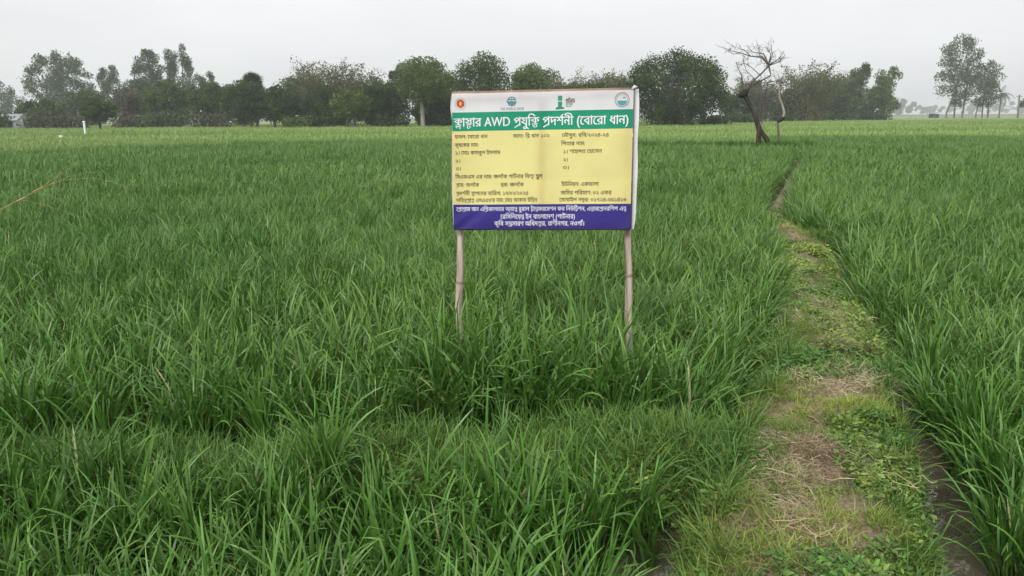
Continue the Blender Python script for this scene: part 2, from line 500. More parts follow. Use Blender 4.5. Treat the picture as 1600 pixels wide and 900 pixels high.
def scatter(name, pts, rot, scl, idx, tint, sources):
    """one object whose points carry plants (geometry nodes)"""
    me = bpy.data.meshes.new(name)
    me.vertices.add(len(pts)); me.vertices.foreach_set('co', np.asarray(pts, np.float32).ravel())
    a = me.attributes.new('rot', 'FLOAT_VECTOR', 'POINT'); a.data.foreach_set('vector', np.asarray(rot, np.float32).ravel())
    a = me.attributes.new('scl', 'FLOAT', 'POINT'); a.data.foreach_set('value', np.asarray(scl, np.float32))
    a = me.attributes.new('tint', 'FLOAT', 'POINT'); a.data.foreach_set('value', np.asarray(tint, np.float32))
    a = me.attributes.new('idx', 'INT', 'POINT'); a.data.foreach_set('value', np.asarray(idx, np.int32))
    o = obj(name, me)
    g = bpy.data.node_groups.new(name + '_scatter', 'GeometryNodeTree')
    g.interface.new_socket('Geometry', in_out='INPUT', socket_type='NodeSocketGeometry')
    g.interface.new_socket('Geometry', in_out='OUTPUT', socket_type='NodeSocketGeometry')
    gi = g.nodes.new('NodeGroupInput'); go = g.nodes.new('NodeGroupOutput')
    jn = g.nodes.new('GeometryNodeGeometryToInstance')
    for s_ in reversed(sources):
        oi = g.nodes.new('GeometryNodeObjectInfo'); oi.inputs['Object'].default_value = s_
        oi.inputs['As Instance'].default_value = True
        g.links.new(oi.outputs['Geometry'], jn.inputs[0])
    # join as separate instances
    g.nodes.remove(jn)
    jn = g.nodes.new('GeometryNodeJoinGeometry')
    for oi in [n_ for n_ in g.nodes if n_.bl_idname == 'GeometryNodeObjectInfo']:
        g.links.new(oi.outputs['Geometry'], jn.inputs[0])
    ip = g.nodes.new('GeometryNodeInstanceOnPoints')
    ip.inputs['Pick Instance'].default_value = True
    def na(nm, ty):
        q = g.nodes.new('GeometryNodeInputNamedAttribute'); q.data_type = ty; q.inputs['Name'].default_value = nm
        return q.outputs['Attribute']
    g.links.new(gi.outputs[0], ip.inputs['Points'])
    g.links.new(jn.outputs[0], ip.inputs['Instance'])
    g.links.new(na('idx', 'INT'), ip.inputs['Instance Index'])
    er = g.nodes.new('FunctionNodeEulerToRotation')
    g.links.new(na('rot', 'FLOAT_VECTOR'), er.inputs[0]); g.links.new(er.outputs[0], ip.inputs['Rotation'])
    g.links.new(na('scl', 'FLOAT'), ip.inputs['Scale'])
    g.links.new(ip.outputs[0], go.inputs[0])
    md = o.modifiers.new('scatter', 'NODES'); md.node_group = g
    return o

# ------------------------------------------------------------------ rice
def jgrid(x0, x1, y0, y1, step, jit, r):
    X, Y = np.meshgrid(np.arange(x0, x1, step), np.arange(y0, y1, step))
    X = X.ravel() + r.uniform(-jit, jit, X.size); Y = Y.ravel() + r.uniform(-jit, jit, Y.size)
    return X, Y

BOUND_PX = np.array([-60, 0, 150, 400, 700, 1000, 1195, 1200, 1600, 1700])
BOUND_Y = np.array([28., 30.8, 35.6, 42.3, 45.8, 36.6, 36.6, 47.8, 44.5, 43.5])
def bound(x, y):
    """how far out the pale young paddy begins, by bearing"""
    px = 800 + FPX * x / (y * .976 + .3)
    return np.interp(px, BOUND_PX, BOUND_Y)

def rice_ok(x, y):
    pd = path_d(x, y); d1, d2 = bund_d(x, y)
    side = x > path_r(y)
    gap = np.where(side, np.where(y < 5.2, .41 - .055 * y, .10), np.where(y < 4.6, .16, .05))
    gap = gap + np.where(side, .10 * sstep(3.3, 2.8, y) + .42 * sstep(7.6, 8.6, y) * (y < bund2(x)), 0)
    gap = np.where(y > 12, .125, gap)
    front = (y < bund1(x)) & ~side
    b1 = np.where(front, np.where(x > -.6, .36, .22), np.where(x > -.6, .36, .27))
    ok = (pd > gap) & (d1 > b1) & (d2 > np.where(y < bund2(x), .42, .24))
    ok &= np.abs(y - bound(x, y)) > .45
    ok &= ~(front & (x > .62) & (y > 2.2) & (pd < .35))
    return ok

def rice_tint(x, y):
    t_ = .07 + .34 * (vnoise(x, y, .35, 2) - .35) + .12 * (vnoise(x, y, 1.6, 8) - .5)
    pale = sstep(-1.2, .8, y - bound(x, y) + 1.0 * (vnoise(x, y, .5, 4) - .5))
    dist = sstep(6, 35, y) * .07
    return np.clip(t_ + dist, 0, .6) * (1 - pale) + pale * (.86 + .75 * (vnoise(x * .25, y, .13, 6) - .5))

def near_edge(x, y):
    """close enough to a bank that plants must be set one by one"""
    d1, d2 = bund_d(x, y)
    return (y < 6.4) | ((path_d(x, y) < .75) & (y < 26)) | (d2 < 1.0)

def rice_set(name, label, y0, y1, step, srcs, smin, smax, seed, tilt=.12, jit=.36, keep=None, turn=None):
    r = np.random.default_rng(seed)
    xm = .80 * y1 + 2.2
    X, Y = jgrid(-xm, xm, y0, y1, step, step * jit, r)
    k = (np.abs(X) < .80 * Y + 2.2) & rice_ok(X, Y)
    if keep is not None: k &= keep(X, Y)
    X, Y = X[k], Y[k]
    if y0 < 1:      # plants crowding the feet of the sign's poles
        X = np.concatenate([X, [.50, .60, .70, .80, .66, .56, -.22, -.34, -.45, -.30]]); Y = np.concatenate([Y, [4.06, 4.00, 4.02, 4.05, 3.86, 3.90, 4.10, 4.16, 4.12, 3.98]])
    n = len(X)
    H = vnoise(X, Y, .8, 11)
    scl = r.uniform(smin, smax, n) * (.9 + .25 * H)
    scl *= 1 + .27 * np.exp(-((X - .2) / .85) ** 4 - ((Y - 4.0) / .42) ** 4)      # fuller growth round the sign
    Z = np.maximum(height(X, Y), -.05) * np.where(Y < 14, 1, 0)
    rz = r.uniform(0, 6.283, n) if turn is None else r.integers(0, 4, n) * (math.pi / 2) + r.normal(0, turn, n)
    rot = np.stack([r.normal(0, tilt, n), r.normal(0, tilt, n), rz], -1)
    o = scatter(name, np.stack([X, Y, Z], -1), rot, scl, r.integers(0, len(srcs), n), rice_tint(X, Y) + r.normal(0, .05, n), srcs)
    return tag(o, label, 'rice', kind='stuff')

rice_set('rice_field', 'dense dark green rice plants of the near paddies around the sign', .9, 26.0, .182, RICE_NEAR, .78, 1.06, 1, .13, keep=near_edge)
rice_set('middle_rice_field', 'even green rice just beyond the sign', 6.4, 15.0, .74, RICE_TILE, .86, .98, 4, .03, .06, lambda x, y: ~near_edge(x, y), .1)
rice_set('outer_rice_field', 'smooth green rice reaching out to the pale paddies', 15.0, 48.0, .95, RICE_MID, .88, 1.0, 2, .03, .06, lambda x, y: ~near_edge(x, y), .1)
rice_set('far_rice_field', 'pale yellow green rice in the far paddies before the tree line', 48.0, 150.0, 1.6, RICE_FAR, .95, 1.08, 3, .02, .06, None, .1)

# row of dark blades added as the bank's shaded side, left of the bare tree
r = np.random.default_rng(77)
n = 150
ex_ = np.linspace(5.6, 13.0, n) + r.normal(0, .05, n); ey_ = np.interp(ex_, [5.6, 13.0], [34.2, 33.2]) + r.normal(0, .12, n)
tag(scatter('bank_shade_grass', np.stack([ex_, ey_, np.full(n, .10)], -1), np.stack([r.normal(0, .1, n), r.normal(0, .1, n), r.uniform(0, 6.28, n)], -1), r.uniform(.9, 1.25, n), r.integers(0, 6, n), np.zeros(n), RICE_NEAR),
    'dark grass strip standing in for the shaded side of the bank left of the bare tree', 'grass', kind='stuff')

# closed leaf canopy of the far paddies, seen edge on
cx_ = axis(-150, 150, 2.5, 330); cy_ = np.concatenate([np.arange(46, 150, 1.5), np.arange(150, 420, 6.)])
CX, CY = np.meshgrid(cx_, cy_)
CZ = .36 + .10 * (vnoise(CX, CY, .9, 21) - .5)
V = np.stack([CX, CY, CZ], -1).reshape(-1, 3); nx = len(cx_)
ii = np.arange(len(cy_) - 1)[:, None] * nx + np.arange(nx - 1)[None, :]
F = np.stack([ii, ii + 1, ii + nx + 1, ii + nx], -1).reshape(-1, 4)
m, t, N, L = nodes_of('far_rice_canopy')
pos = geo_pos(t)
mp = N.new('ShaderNodeMapping'); mp.inputs['Scale'].default_value = (.02, .12, 1); L.new(pos, mp.inputs['Vector'])
n1 = noise(t, 1.0, 2, vec=mp.outputs[0]); n2 = noise(t, 3.0, 3, vec=pos)
c = mixcol(t, maprange(t, n1, .4, .6, 0, 1), (.155, .22, .065), (.19, .26, .08))
c = mixcol(t, maprange(t, n2, .35, .65, 0, .4), c, (.11, .17, .045))
p = mk(t, 'ShaderNodeBsdfPrincipled', Roughness=.7); L.new(c, p.inputs['Base Color'])
o = N.new('ShaderNodeOutputMaterial'); L.new(p.outputs[0], o.inputs['Surface'])
tag(obj('rice_canopy', mesh_np('rice_canopy', V, F, m)), 'level pale green top of the rice running to the trees', 'rice', kind='stuff')

# ------------------------------------------------------------------ low cover on the path and banks
def tuft(seed, n, lo, hi, width, spread=.05, bendm=.9):
    r = np.random.default_rng(seed)
    az = r.uniform(0, 6.283, n)
    rad = spread * np.sqrt(r.random(n)); a2 = r.uniform(0, 6.283, n)
    p0 = np.stack([rad * np.cos(a2), rad * np.sin(a2), np.full(n, -.01)], -1)
    return [blades(n, 4, r, p0, az, R(80) - np.abs(r.normal(0, .5, n)), r.uniform(lo, hi, n), width * r.uniform(.6, 1.2, n), np.abs(r.normal(bendm, .5, n)), 1.3, .15, .6)]

def oval_leaves(seed, n, lo, hi, spread, h):
    """small broad leaves on short stalks"""
    r = np.random.default_rng(seed)
    az = r.uniform(0, 6.283, n); rad = spread * np.sqrt(r.random(n)); a2 = r.uniform(0, 6.283, n)
    p0 = np.stack([rad * np.cos(a2), rad * np.sin(a2), r.uniform(.0, h, n)], -1)
    ln = r.uniform(lo, hi, n)
    return [blades(n, 4, r, p0, az, r.uniform(-.1, .9, n), ln, ln * r.uniform(.38, .6, n), r.uniform(.1, .9, n), 1.2, 0, .35)]

def straws(seed, n, lo, hi, width, spread, zmax):
    r = np.random.default_rng(seed)
    az = r.uniform(0, 6.283, n); rad = spread * np.sqrt(r.random(n)); a2 = r.uniform(0, 6.283, n)
    p0 = np.stack([rad * np.cos(a2), rad * np.sin(a2), r.uniform(.0, zmax, n)], -1)
    return [blades(n, 5, r, p0, az, r.normal(.12, .25, n), r.uniform(lo, hi, n), width * r.uniform(.5, 1.4, n), r.normal(.25, .5, n), 1.0, .12, .8)]

TUFTS = [source('grass_tuft', tuft(400 + k, 46, .05, .15, .0045, .06), GRASS) for k in range(4)]
TALLT = [source('tall_grass_tuft', tuft(420 + k, 34, .12, .30, .006, .05, .8), GRASS) for k in range(3)]
WEEDS = [source('weed_mat', oval_leaves(440 + k, 60, .014, .035, .09, .05), WEED) for k in range(4)]
BROAD = [source('broad_weed', oval_leaves(460 + k, 9, .04, .085, .03, .06), WEED) for k in range(3)]
STRAWS = [source('straw_heap', straws(480 + k, 70, .025, .11, .0024, .08, .03), STRAW) for k in range(4)]

def cover(name, label, cat, n, dens, srcs, smin, smax, tint, seed, tilt=.2, ymax=13., zoff=0.0):
    r = np.random.default_rng(seed)
    # importance towards the camera
    y = .9 + (ymax - .9) * r.random(n) ** 1.35
    lo = np.minimum(path_l(y) - .5, -.8 * y - 1.5 if False else path_l(y) - .5)
    x = lo + (path_r(y) + .35 - lo) * r.random(n)
    k = r.random(n) < dens(x, y)
    # cross banks
    n2 = n // 2
    xb = r.uniform(-5.5, 1.2, n2); yb = bund1(xb) + r.normal(0, .19, n2)
    kb = (r.random(n2) < dens(xb, yb)) & (xb < path_l(yb))
    xc = r.uniform(3.5, 7.5, n2 // 3); yc = bund2(xc) + r.normal(0, .12, n2 // 3)
    kc = r.random(len(xc)) < dens(xc, yc) * .8
    X = np.concatenate([x[k], xb[kb], xc[kc]]); Y = np.concatenate([y[k], yb[kb], yc[kc]])
    Z = height(X, Y)
    ok = Z > -.005
    X, Y, Z = X[ok], Y[ok], Z[ok]; m_ = len(X)
    rot = np.stack([r.normal(0, tilt, m_), r.normal(0, tilt, m_), r.uniform(0, 6.283, m_)], -1)
    o = scatter(name, np.stack([X, Y, Z + zoff], -1), rot, r.uniform(smin, smax, m_), r.integers(0, len(srcs), m_), tint(X, Y, r), srcs)
    return tag(o, label, cat, kind='stuff')

def across(x, y):
    return (x - path_l(y)) / (path_r(y) - path_l(y))
def worn(x, y):
    """bare, straw-covered middle of the path: 1 where worn"""
    u = across(x, y)
    mid = .50 + .16 * (vnoise(x * 0 + 1.0, y, 1.1, 31) - .5) * 2 - .12 * sstep(2.6, 2.2, y)
    wdt = .11 + .13 * vnoise(x, y, 1.3, 33)
    k = sstep(wdt, wdt * .45, np.abs(u - mid))
    return k * sstep(.3, .55, vnoise(x, y, 2.6, 35) + .10)
cover('path_grass', 'short green grass covering both sides of the path and the cross bank', 'grass', 13000,
      lambda x, y: np.where(np.abs(across(x, y) - .5) < .8, 1 - .45 * worn(x, y), .9) * (.30 + .70 * sstep(.3, .6, vnoise(x, y, 3.4, 41))), TUFTS, .38, .9,
      lambda x, y, r: np.clip((.18 + .75 * (vnoise(x, y, 1.8, 43) - .3) * np.where(across(x, y) > .35, 1.3, .6)) * np.where(path_d(x, y) > .08, .15, 1.15) + r.normal(0, .12, len(x)), 0, 1), 51)
cover('bank_grass', 'taller loose grass along the edges of the path and on the cross bank', 'grass', 4800,
      lambda x, y: np.where((across(x, y) < .12) | (across(x, y) > .92), .9, 0) * (.2 + .8 * vnoise(x, y, 1.4, 45)), TALLT, .6, 1.1,
      lambda x, y, r: np.clip(.1 + r.normal(0, .14, len(x)), 0, .6), 52)
cover('weed_cover', 'small-leaved green weeds creeping over the path bank', 'weeds', 16000,
      lambda x, y: (1 - .25 * worn(x, y)) * np.maximum(sstep(.30, .54, vnoise(x, y, 1.5, 47)), np.exp(-((x - .15) / .6) ** 2 - ((y - 3.25) / .35) ** 2)), WEEDS, .6, 1.1,
      lambda x, y, r: np.clip(.15 + 1.1 * (vnoise(x, y, 2.4, 49) - .4) + .45 * np.exp(-((x - .15) / .5) ** 2 - ((y - 3.25) / .3) ** 2) + r.normal(0, .12, len(x)), 0, 1), 53)
cover('straw_litter', 'brown dry straw and cut grass strewn along the middle of the path', 'straw', 12000,
      lambda x, y: np.clip(worn(x, y) * .95 + .26 * sstep(.4, .6, vnoise(x, y, 3.3, 63)), 0, 1) * (np.abs(across(x, y) - .5) < .6), STRAWS, .6, 1.2,
      lambda x, y, r: np.clip(.15 + .9 * (vnoise(x, y, 2.7, 61) - .45) + r.normal(0, .22, len(x)), 0, 1), 54, .15, 13., .003)

# single plants one can pick out on the path
def broad_weed(label, px, py, scale, seed, nleaf=7, tint=.4):
    y = None
    v = _fw + _rt * (px - 800) / FPX + _up * (450 - py) / FPX
    z = .2
    for _ in range(4):
        P = CAM + v * ((z - CAM[2]) / v[2]); z = float(height(P[0], P[1])) + .01
    r = np.random.default_rng(seed)
    root = empty('broadleaf_weed', (P[0], P[1], z))
    tag(root, label, 'weed', 'broad-leaved weeds on the bank')
    st = MB()
    for k in range(nleaf):
        a = k * 2.4 + r.uniform(-.3, .3); l = scale * r.uniform(.6, 1.0); h = scale * r.uniform(.35, 1.1)
        q = np.array([math.cos(a) * l * .45, math.sin(a) * l * .45, h])
        st.tube([(0, 0, -.02), q * [.5, .5, .6], q], [.0035, .003, .002], 4)
        v_, f_, al, lf = blades(1, 6, r, q[None], np.array([a]), np.array([r.uniform(.2, .8)]), np.array([l]), np.array([l * .55]), np.array([r.uniform(.5, 1.1)]), 1.2, 0, .2)
        obj('leaf', mesh_np('leaf', v_, f_, WEED_P, True, {'along': al, 'leaf': lf}), root)
    st.build('stem', WEED_P, root)
WEED_P = blade_mat('broad_weed_leaf', (.10, .17, .045), (.13, .23, .06), (.16, .26, .07), (.20, .24, .06), spec=.35, rough=.5)
broad_weed('yellow green broad-leaved weed on the path near the ditch', 1388, 700, .06, 1, 6)
broad_weed('pale broad-leaved weed leaning over the ditch water', 1418, 722, .055, 2, 5)
broad_weed('small bright weed in the straw at the middle of the path', 1275, 712, .03, 3, 5)
broad_weed('low bright weed in the grass left of the path', 1138, 700, .035, 4, 5)
broad_weed('small round-leaved weed right of the straw, close to the bottom edge', 1385, 880, .04, 5, 6)

# pale cut stalks lying across the path
def stalk_bundle(label, px, py, n, length, seed, az0):
    v = _fw + _rt * (px - 800) / FPX + _up * (450 - py) / FPX
    P = CAM + v * ((.21 - CAM[2]) / v[2])
    r = np.random.default_rng(seed)
    root = empty('cut_stalks', (P[0], P[1], float(height(P[0], P[1]))))
    tag(root, label, 'straw')
    for k in range(n):
        a = az0 + r.normal(0, .9); l = length * r.uniform(.5, 1.1)
        s0 = np.array([r.normal(0, .09), r.normal(0, .09), r.uniform(.03, .06)])
        e = s0 + np.array([math.cos(a) * l, math.sin(a) * l, r.uniform(-.02, .03)])
        q1 = s0 * .66 + e * .34 + r.normal(0, .012, 3); q2 = s0 * .3 + e * .7 + r.normal(0, .012, 3)
        b_ = MB(); b_.tube([s0, q1, q2, e], [.0016, .0016, .0014, .0008], 4); b_.build('stalk', STALK, root)
STALK = solid_mat('pale_stalk', (.36, .31, .16), (.56, .50, .30), 14, .7)
stalk_bundle('loose handful of pale yellow cut stalks by the ditch', 1385, 745, 34, .13, 5, 2.4)
stalk_bundle('few pale stalks lying across the brown straw at the near end of the path', 1245, 850, 14, .20, 6, .8)
stalk_bundle('bleached stalks on the path beside the yellow grass, half way to the corner', 1270, 590, 16, .16, 8, .3)

# rice plants one can pick out at the water's edge
def rice_plant(label, x, y, scale, seed):
    r = np.random.default_rng(seed)
    root = empty('rice_plant', (x, y, float(height(x, y)))); root.scale = (scale,) * 3
    tag(root, label, 'rice plant', 'rice plants at the water edge')
    pl, ps = rice_clump(seed, 20, 4, 8, .012)
    for nm, (v, f, a, l) in (('leaves', pl), ('stems', ps)):
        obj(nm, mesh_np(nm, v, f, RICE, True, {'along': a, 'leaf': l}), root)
rice_plant('leafy rice clump standing in the ditch water at the lower right corner', 1.90, 2.62, 1.05, 901)
rice_plant('rice clump arching over the ditch, just behind the nearest clump', 2.12, 3.05, 1.08, 902)
rice_plant('broad rice clump at the ditch edge beside the pale weed', 2.40, 3.62, 1.08, 903)

# dry seed stalk leaning into the frame on the left
rt_ = empty('dry_grass_stalk', (-2.75, 3.0, 0.0))
tag(rt_, 'thin dry brown grass stalk with drooping fine branches at the left edge', 'grass stalk')
def loc(px, py, Y): return at(px, py, Y) - np.array([-2.75, 3.0, 0.0])
DRY = solid_mat('dry_stalk', (.30, .21, .10), (.45, .34, .17), 30, .75)
b_ = MB()
b_.tube([(0, 0, -.02), (.2, 0, .8), loc(-60, 365, 3.0), loc(0, 328, 3.0), loc(60, 296, 3.02), loc(100, 268, 3.04), loc(132, 251, 3.06)], [.004, .003, .0018, .0016, .0013, .0009, .0005], 5)
b_.build('stem', DRY, rt_)
for pts, rr in (([(62, 295), (100, 281), (145, 278), (180, 285), (207, 298)], .0014), ([(60, 296), (110, 275), (140, 269), (163, 269)], .0013),
                ([(35, 312), (75, 322), (110, 334), (146, 345)], .0012), ([(75, 290), (85, 283), (100, 262), (125, 253)], .0014), ([(45, 305), (70, 294), (95, 296)], .0012)):
    b_ = MB(); b_.tube([loc(q[0], q[1], 3.02 + .01 * k) for k, q in enumerate(pts)], np.linspace(rr * .5, rr * .28, len(pts)), 4); b_.build('branch', DRY, rt_)
for q in ((58, 297), (32, 312)):
    b_ = MB(); c0 = loc(q[0] - 7, q[1] + 3, 3.0); c1 = loc(q[0] + 9, q[1] - 4, 3.01)
    b_.tube([c0, (c0 + c1) / 2, c1], [.0015, .0035, .0015], 5); b_.build('seed_head', DRY, rt_)

# ------------------------------------------------------------------ notice board
_glyphs = {}
_fc = bpy.data.curves.new('character', 'FONT')
_fc.resolution_u = 3
_fo = bpy.data.objects.new('character', _fc)
COL.objects.link(_fo)
def _char_mesh(text):
    _fc.body = text
    bpy.context.view_layer.update()
    ev = _fo.evaluated_get(bpy.context.evaluated_depsgraph_get())
    me = ev.to_mesh(); me.calc_loop_triangles()
    V = np.array([v.co[:2] for v in me.vertices]).reshape(-1, 2)
    T = np.array([q.vertices[:] for q in me.loop_triangles], int).reshape(-1, 3)
    ev.to_mesh_clear()
    return V, T
from mathutils.geometry import delaunay_2d_cdt
def _fill(outlines):
    """triangles of a set of outlines that may overlap or touch themselves (non-zero winding)"""
    pts = []; edges = []
    for P in outlines:
        n0 = len(pts); pts += [Vector((float(a), float(b))) for a, b in P]
        edges += [(n0 + k, n0 + (k + 1) % len(P)) for k in range(len(P))]
    vo, eo, fo = delaunay_2d_cdt(pts, edges, [], 0, 1e-5)[:3]
    V = np.array([q[:] for q in vo]); T = np.array([q for q in fo if len(q) == 3], int)
    C = V[T].mean(1); wind = np.zeros(len(C))
    for P in outlines:
        for a, b in zip(P, np.roll(P, -1, 0)):
            side = (b[0] - a[0]) * (C[:, 1] - a[1]) - (C[:, 0] - a[0]) * (b[1] - a[1])
            wind += ((a[1] <= C[:, 1]) & (b[1] > C[:, 1]) & (side > 0)) * 1.0 - ((a[1] > C[:, 1]) & (b[1] <= C[:, 1]) & (side < 0)) * 1.0
    return V, T[wind != 0]
def glyph(c, bold=0.0):
    """advance and filled pieces of one character of the built-in typeface"""
    if (c, bold) in _glyphs: return _glyphs[(c, bold)]
    adv = _char_mesh(c + 'WW')[0][:, 0].max() - _char_mesh('WW')[0][:, 0].max()
    _fc.body = c
    bpy.context.view_layer.update()
    cu = _fo.to_curve(bpy.context.evaluated_depsgraph_get())
    outs = []
    for sp in cu.splines:
        bp = sp.bezier_points; P = []
        for k in range(len(bp)):
            a, b = bp[k], bp[(k + 1) % len(bp)]
            p0, p1, p2, p3 = (np.array(q[:2]) for q in (a.co, a.handle_right, b.handle_left, b.co))
            ch = p3 - p0; ln = np.hypot(*ch) + 1e-9
            dev = max(abs(ch[0] * (q - p0)[1] - ch[1] * (q - p0)[0]) for q in (p1, p2)) / ln
            n = 1 if dev < .003 else (2 if ln < .15 else 3)
            for i in range(n):
                t_ = i / n; m_ = 1 - t_
                P.append(m_ ** 3 * p0 + 3 * m_ * m_ * t_ * p1 + 3 * m_ * t_ * t_ * p2 + t_ ** 3 * p3)
        if len(P) > 2: outs.append(np.array(P))
    _fo.to_curve_clear()
    pieces = []
    if outs:
        V, T = _fill(outs)
        # heavier weight: the same shape struck twice, a little apart
        pieces = [(V - [bold, 0], T), (V + [bold, .4 * bold], T)] if bold else [(V, T)]
    _glyphs[(c, bold)] = (adv, pieces)
    return _glyphs[(c, bold)]

SW, SH, SZ = 1.0, .75, 1.13                       # banner width, height, height of its lower edge
sign = empty('notice_board', (.167, 4.303, 0), -.1197)
tag(sign, 'white, green, yellow and blue printed notice board on two wooden poles in the rice', 'sign')
LEAN = math.tan(R(2.9))

def ripple(x, z):
    """slack of the stretched cloth, metres towards the back"""
    v = 1 - z / SH
    a = .0042 * np.sin(9 * x + 2.2 * z + .6) * np.sin(3.5 * z + .4)
    a = a + .0028 * np.sin(21 * x - 13 * z) * sstep(.25, .0, z)
    q = (x + .5) * .75 - z                                        # folds running up from the lower left corner
    a = a + .0045 * np.sin(60 * q) * np.exp(-((q) / .05) ** 2) * sstep(.35, .05, x + .5) * sstep(.22, .03, z)
    a = a + .0025 * np.sin(34 * z + 4 * x) * sstep(.62, .75, z)
    for zc, am in ((.27, .0022), (.50, -.0018)):                  # old fold lines
        a = a + am * np.exp(-np.abs(z - zc - .01 * np.sin(3 * x)) / .02)
    a = a + .0018 * np.exp(-np.abs(x + .24 + .01 * np.sin(5 * z)) / .02) - .0015 * np.exp(-np.abs(x - .27) / .02)
    return a
def on_sign(x, z, lift=0.0):  # the cloth hangs 6 mm in front of the frame plane
    """cloth coordinates (x -.5...5, z 0..SH) -> local point"""
    x = np.asarray(x, float); z = np.asarray(z, float)
    return np.stack([x, LEAN * z + ripple(x, z) - .0105 - lift, SZ + z + .0117 * x], -1)

P_WHITE = print_mat('banner_white', (.92, .92, .96), .48)
P_GREEN = print_mat('banner_green', (.012, .33, .19), .4)
P_YELLOW = print_mat('banner_yellow', (.97, .87, .36), .48)
P_BLUE = print_mat('banner_blue', (.050, .036, .26), .4)
INK_W = print_mat('white_print', (.85, .86, .90), .25)
INK_D = print_mat('dark_print', (.045, .03, .012), .1)
INK_G = print_mat('grey_print', (.30, .30, .32), .1)
INK_RED = print_mat('red_print', (.50, .030, .022), .2)
INK_GOLD = print_mat('gold_print', (.80, .52, .10), .2)
INK_TEAL = print_mat('teal_print', (.07, .36, .36), .2)
INK_SLATE = print_mat('slate_print', (.16, .22, .30), .2)
INK_EMB = print_mat('emblem_green', (.03, .28, .16), .2)
INK_PALE = print_mat('pale_green_print', (.50, .66, .58), .2)

BANDS = [0, .136, .272, .815, 1.0]
vs = []
for a, b_ in zip(BANDS[:-1], BANDS[1:]):
    k = max(4, int(round((b_ - a) * 56))); vs += list(np.linspace(a, b_, k, endpoint=False))
vs = np.array(vs + [1.0]); xs = np.linspace(-.5, .5, 81)
XX, VV = np.meshgrid(xs, vs)
Pn = on_sign(XX.ravel(), (1 - VV.ravel()) * SH)
ii = np.arange(len(vs) - 1)[:, None] * 81 + np.arange(80)[None, :]
F = np.stack([ii, ii + 81, ii + 82, ii + 1], -1).reshape(-1, 4)
vm = (vs[:-1] + vs[1:]) / 2
mi = np.repeat(np.searchsorted(BANDS, vm) - 1, 80)
banner = obj('banner', mesh_np('banner', Pn, F, [P_WHITE, P_GREEN, P_YELLOW, P_BLUE], True, None, mi), sign)
banner['label'] = 'printed cloth banner with white, green, yellow and blue bands'

# ---- lettering: outlines of the characters, set one cluster after another
CONS = set('কখগঘঙচছজঝঞটঠডঢণতথদধনপফবভমযরলশষসহ')
PRE = {'ি': 'ি', 'ে': 'ে', 'ৈ': 'ৈ', 'ো': 'ে', 'ৌ': 'ে'}
POST = {'া': 'া', 'ী': 'ী', 'ু': 'ু', 'ূ': 'ু', 'ৃ': 'ৃ', 'ো': 'া', 'ৌ': '\u09d7'}
def typeset(text, bold):
    """-> list of (points, triangles) in em, total advance"""
    out = []; pen = 0.0; i = 0
    def put(c, x, y=0.0, sx=1.0, sy=1.0):
        g = glyph(c, bold)
        for V, T in g[1]: out.append((V * [sx, sy] + [x, y], T))
        return g[0] * sx
    def poly(P): out.append((np.array(P, float), np.array([[0, q, q + 1] for q in range(1, len(P) - 1)])))
    n = len(text)
    while i < n:
        c = text[i]
        if c == ' ': pen += .30; i += 1; continue
        if c in CONS:
            cl = [c]; i += 1; dots = 0
            while i < n and (text[i] in '\u09bc' or (text[i] == '\u09cd' and i + 1 < n)):
                if text[i] == '\u09bc': dots = 1; i += 1
                else: cl.append(text[i + 1]); i += 2
            vow = text[i] if i < n and (text[i] in PRE or text[i] in POST) else None
            if vow: i += 1
            if vow in PRE: pen += put(PRE[vow], pen)
            reph = cl[0] == 'র' and len(cl) > 1 and not (len(cl) == 2 and cl[1] == 'য')
            if reph: cl = cl[1:]
            tail = [q for q in cl[1:] if q in 'রয']; core = [q for q in cl if q not in tail] if cl[0] not in 'রয' else [cl[0]] + [q for q in cl[1:] if q not in 'রয']
            x0 = pen
            if len(core) == 1: pen += put(core[0], pen)
            else:
                a = put(core[0], pen, .19, 1.0, .70)
                put(core[1], pen + .14, -.17, .72, .56)
                pen += max(a, .5)
            w_ = pen - x0
            for q in tail:
                if q == 'র': poly([(x0 + .05, -.10), (x0 + .12, -.17), (x0 + w_ - .06, .10), (x0 + w_ - .06, .20), (x0 + .20, -.05)])
                else: pen += put('য', pen - .06, 0, .55, .92) - .06
            if dots: poly([(x0 + w_ * .45, -.16), (x0 + w_ * .45 + .1, -.16), (x0 + w_ * .45 + .1, -.06), (x0 + w_ * .45, -.06)])
            if reph: poly([(pen - .34, .66), (pen - .10, .86), (pen - .02, .82), (pen - .26, .62)])
            if vow in POST: pen += put(POST[vow], pen)
        else:
            pen += put(c, pen); i += 1
    return out, pen

def uv(px, py):
    u = (px - 706.0) / 281.0
    top = 147 - 6 * u
    return (u - .5) * SW, (1 - (py - top) / (357.5 - top)) * SH

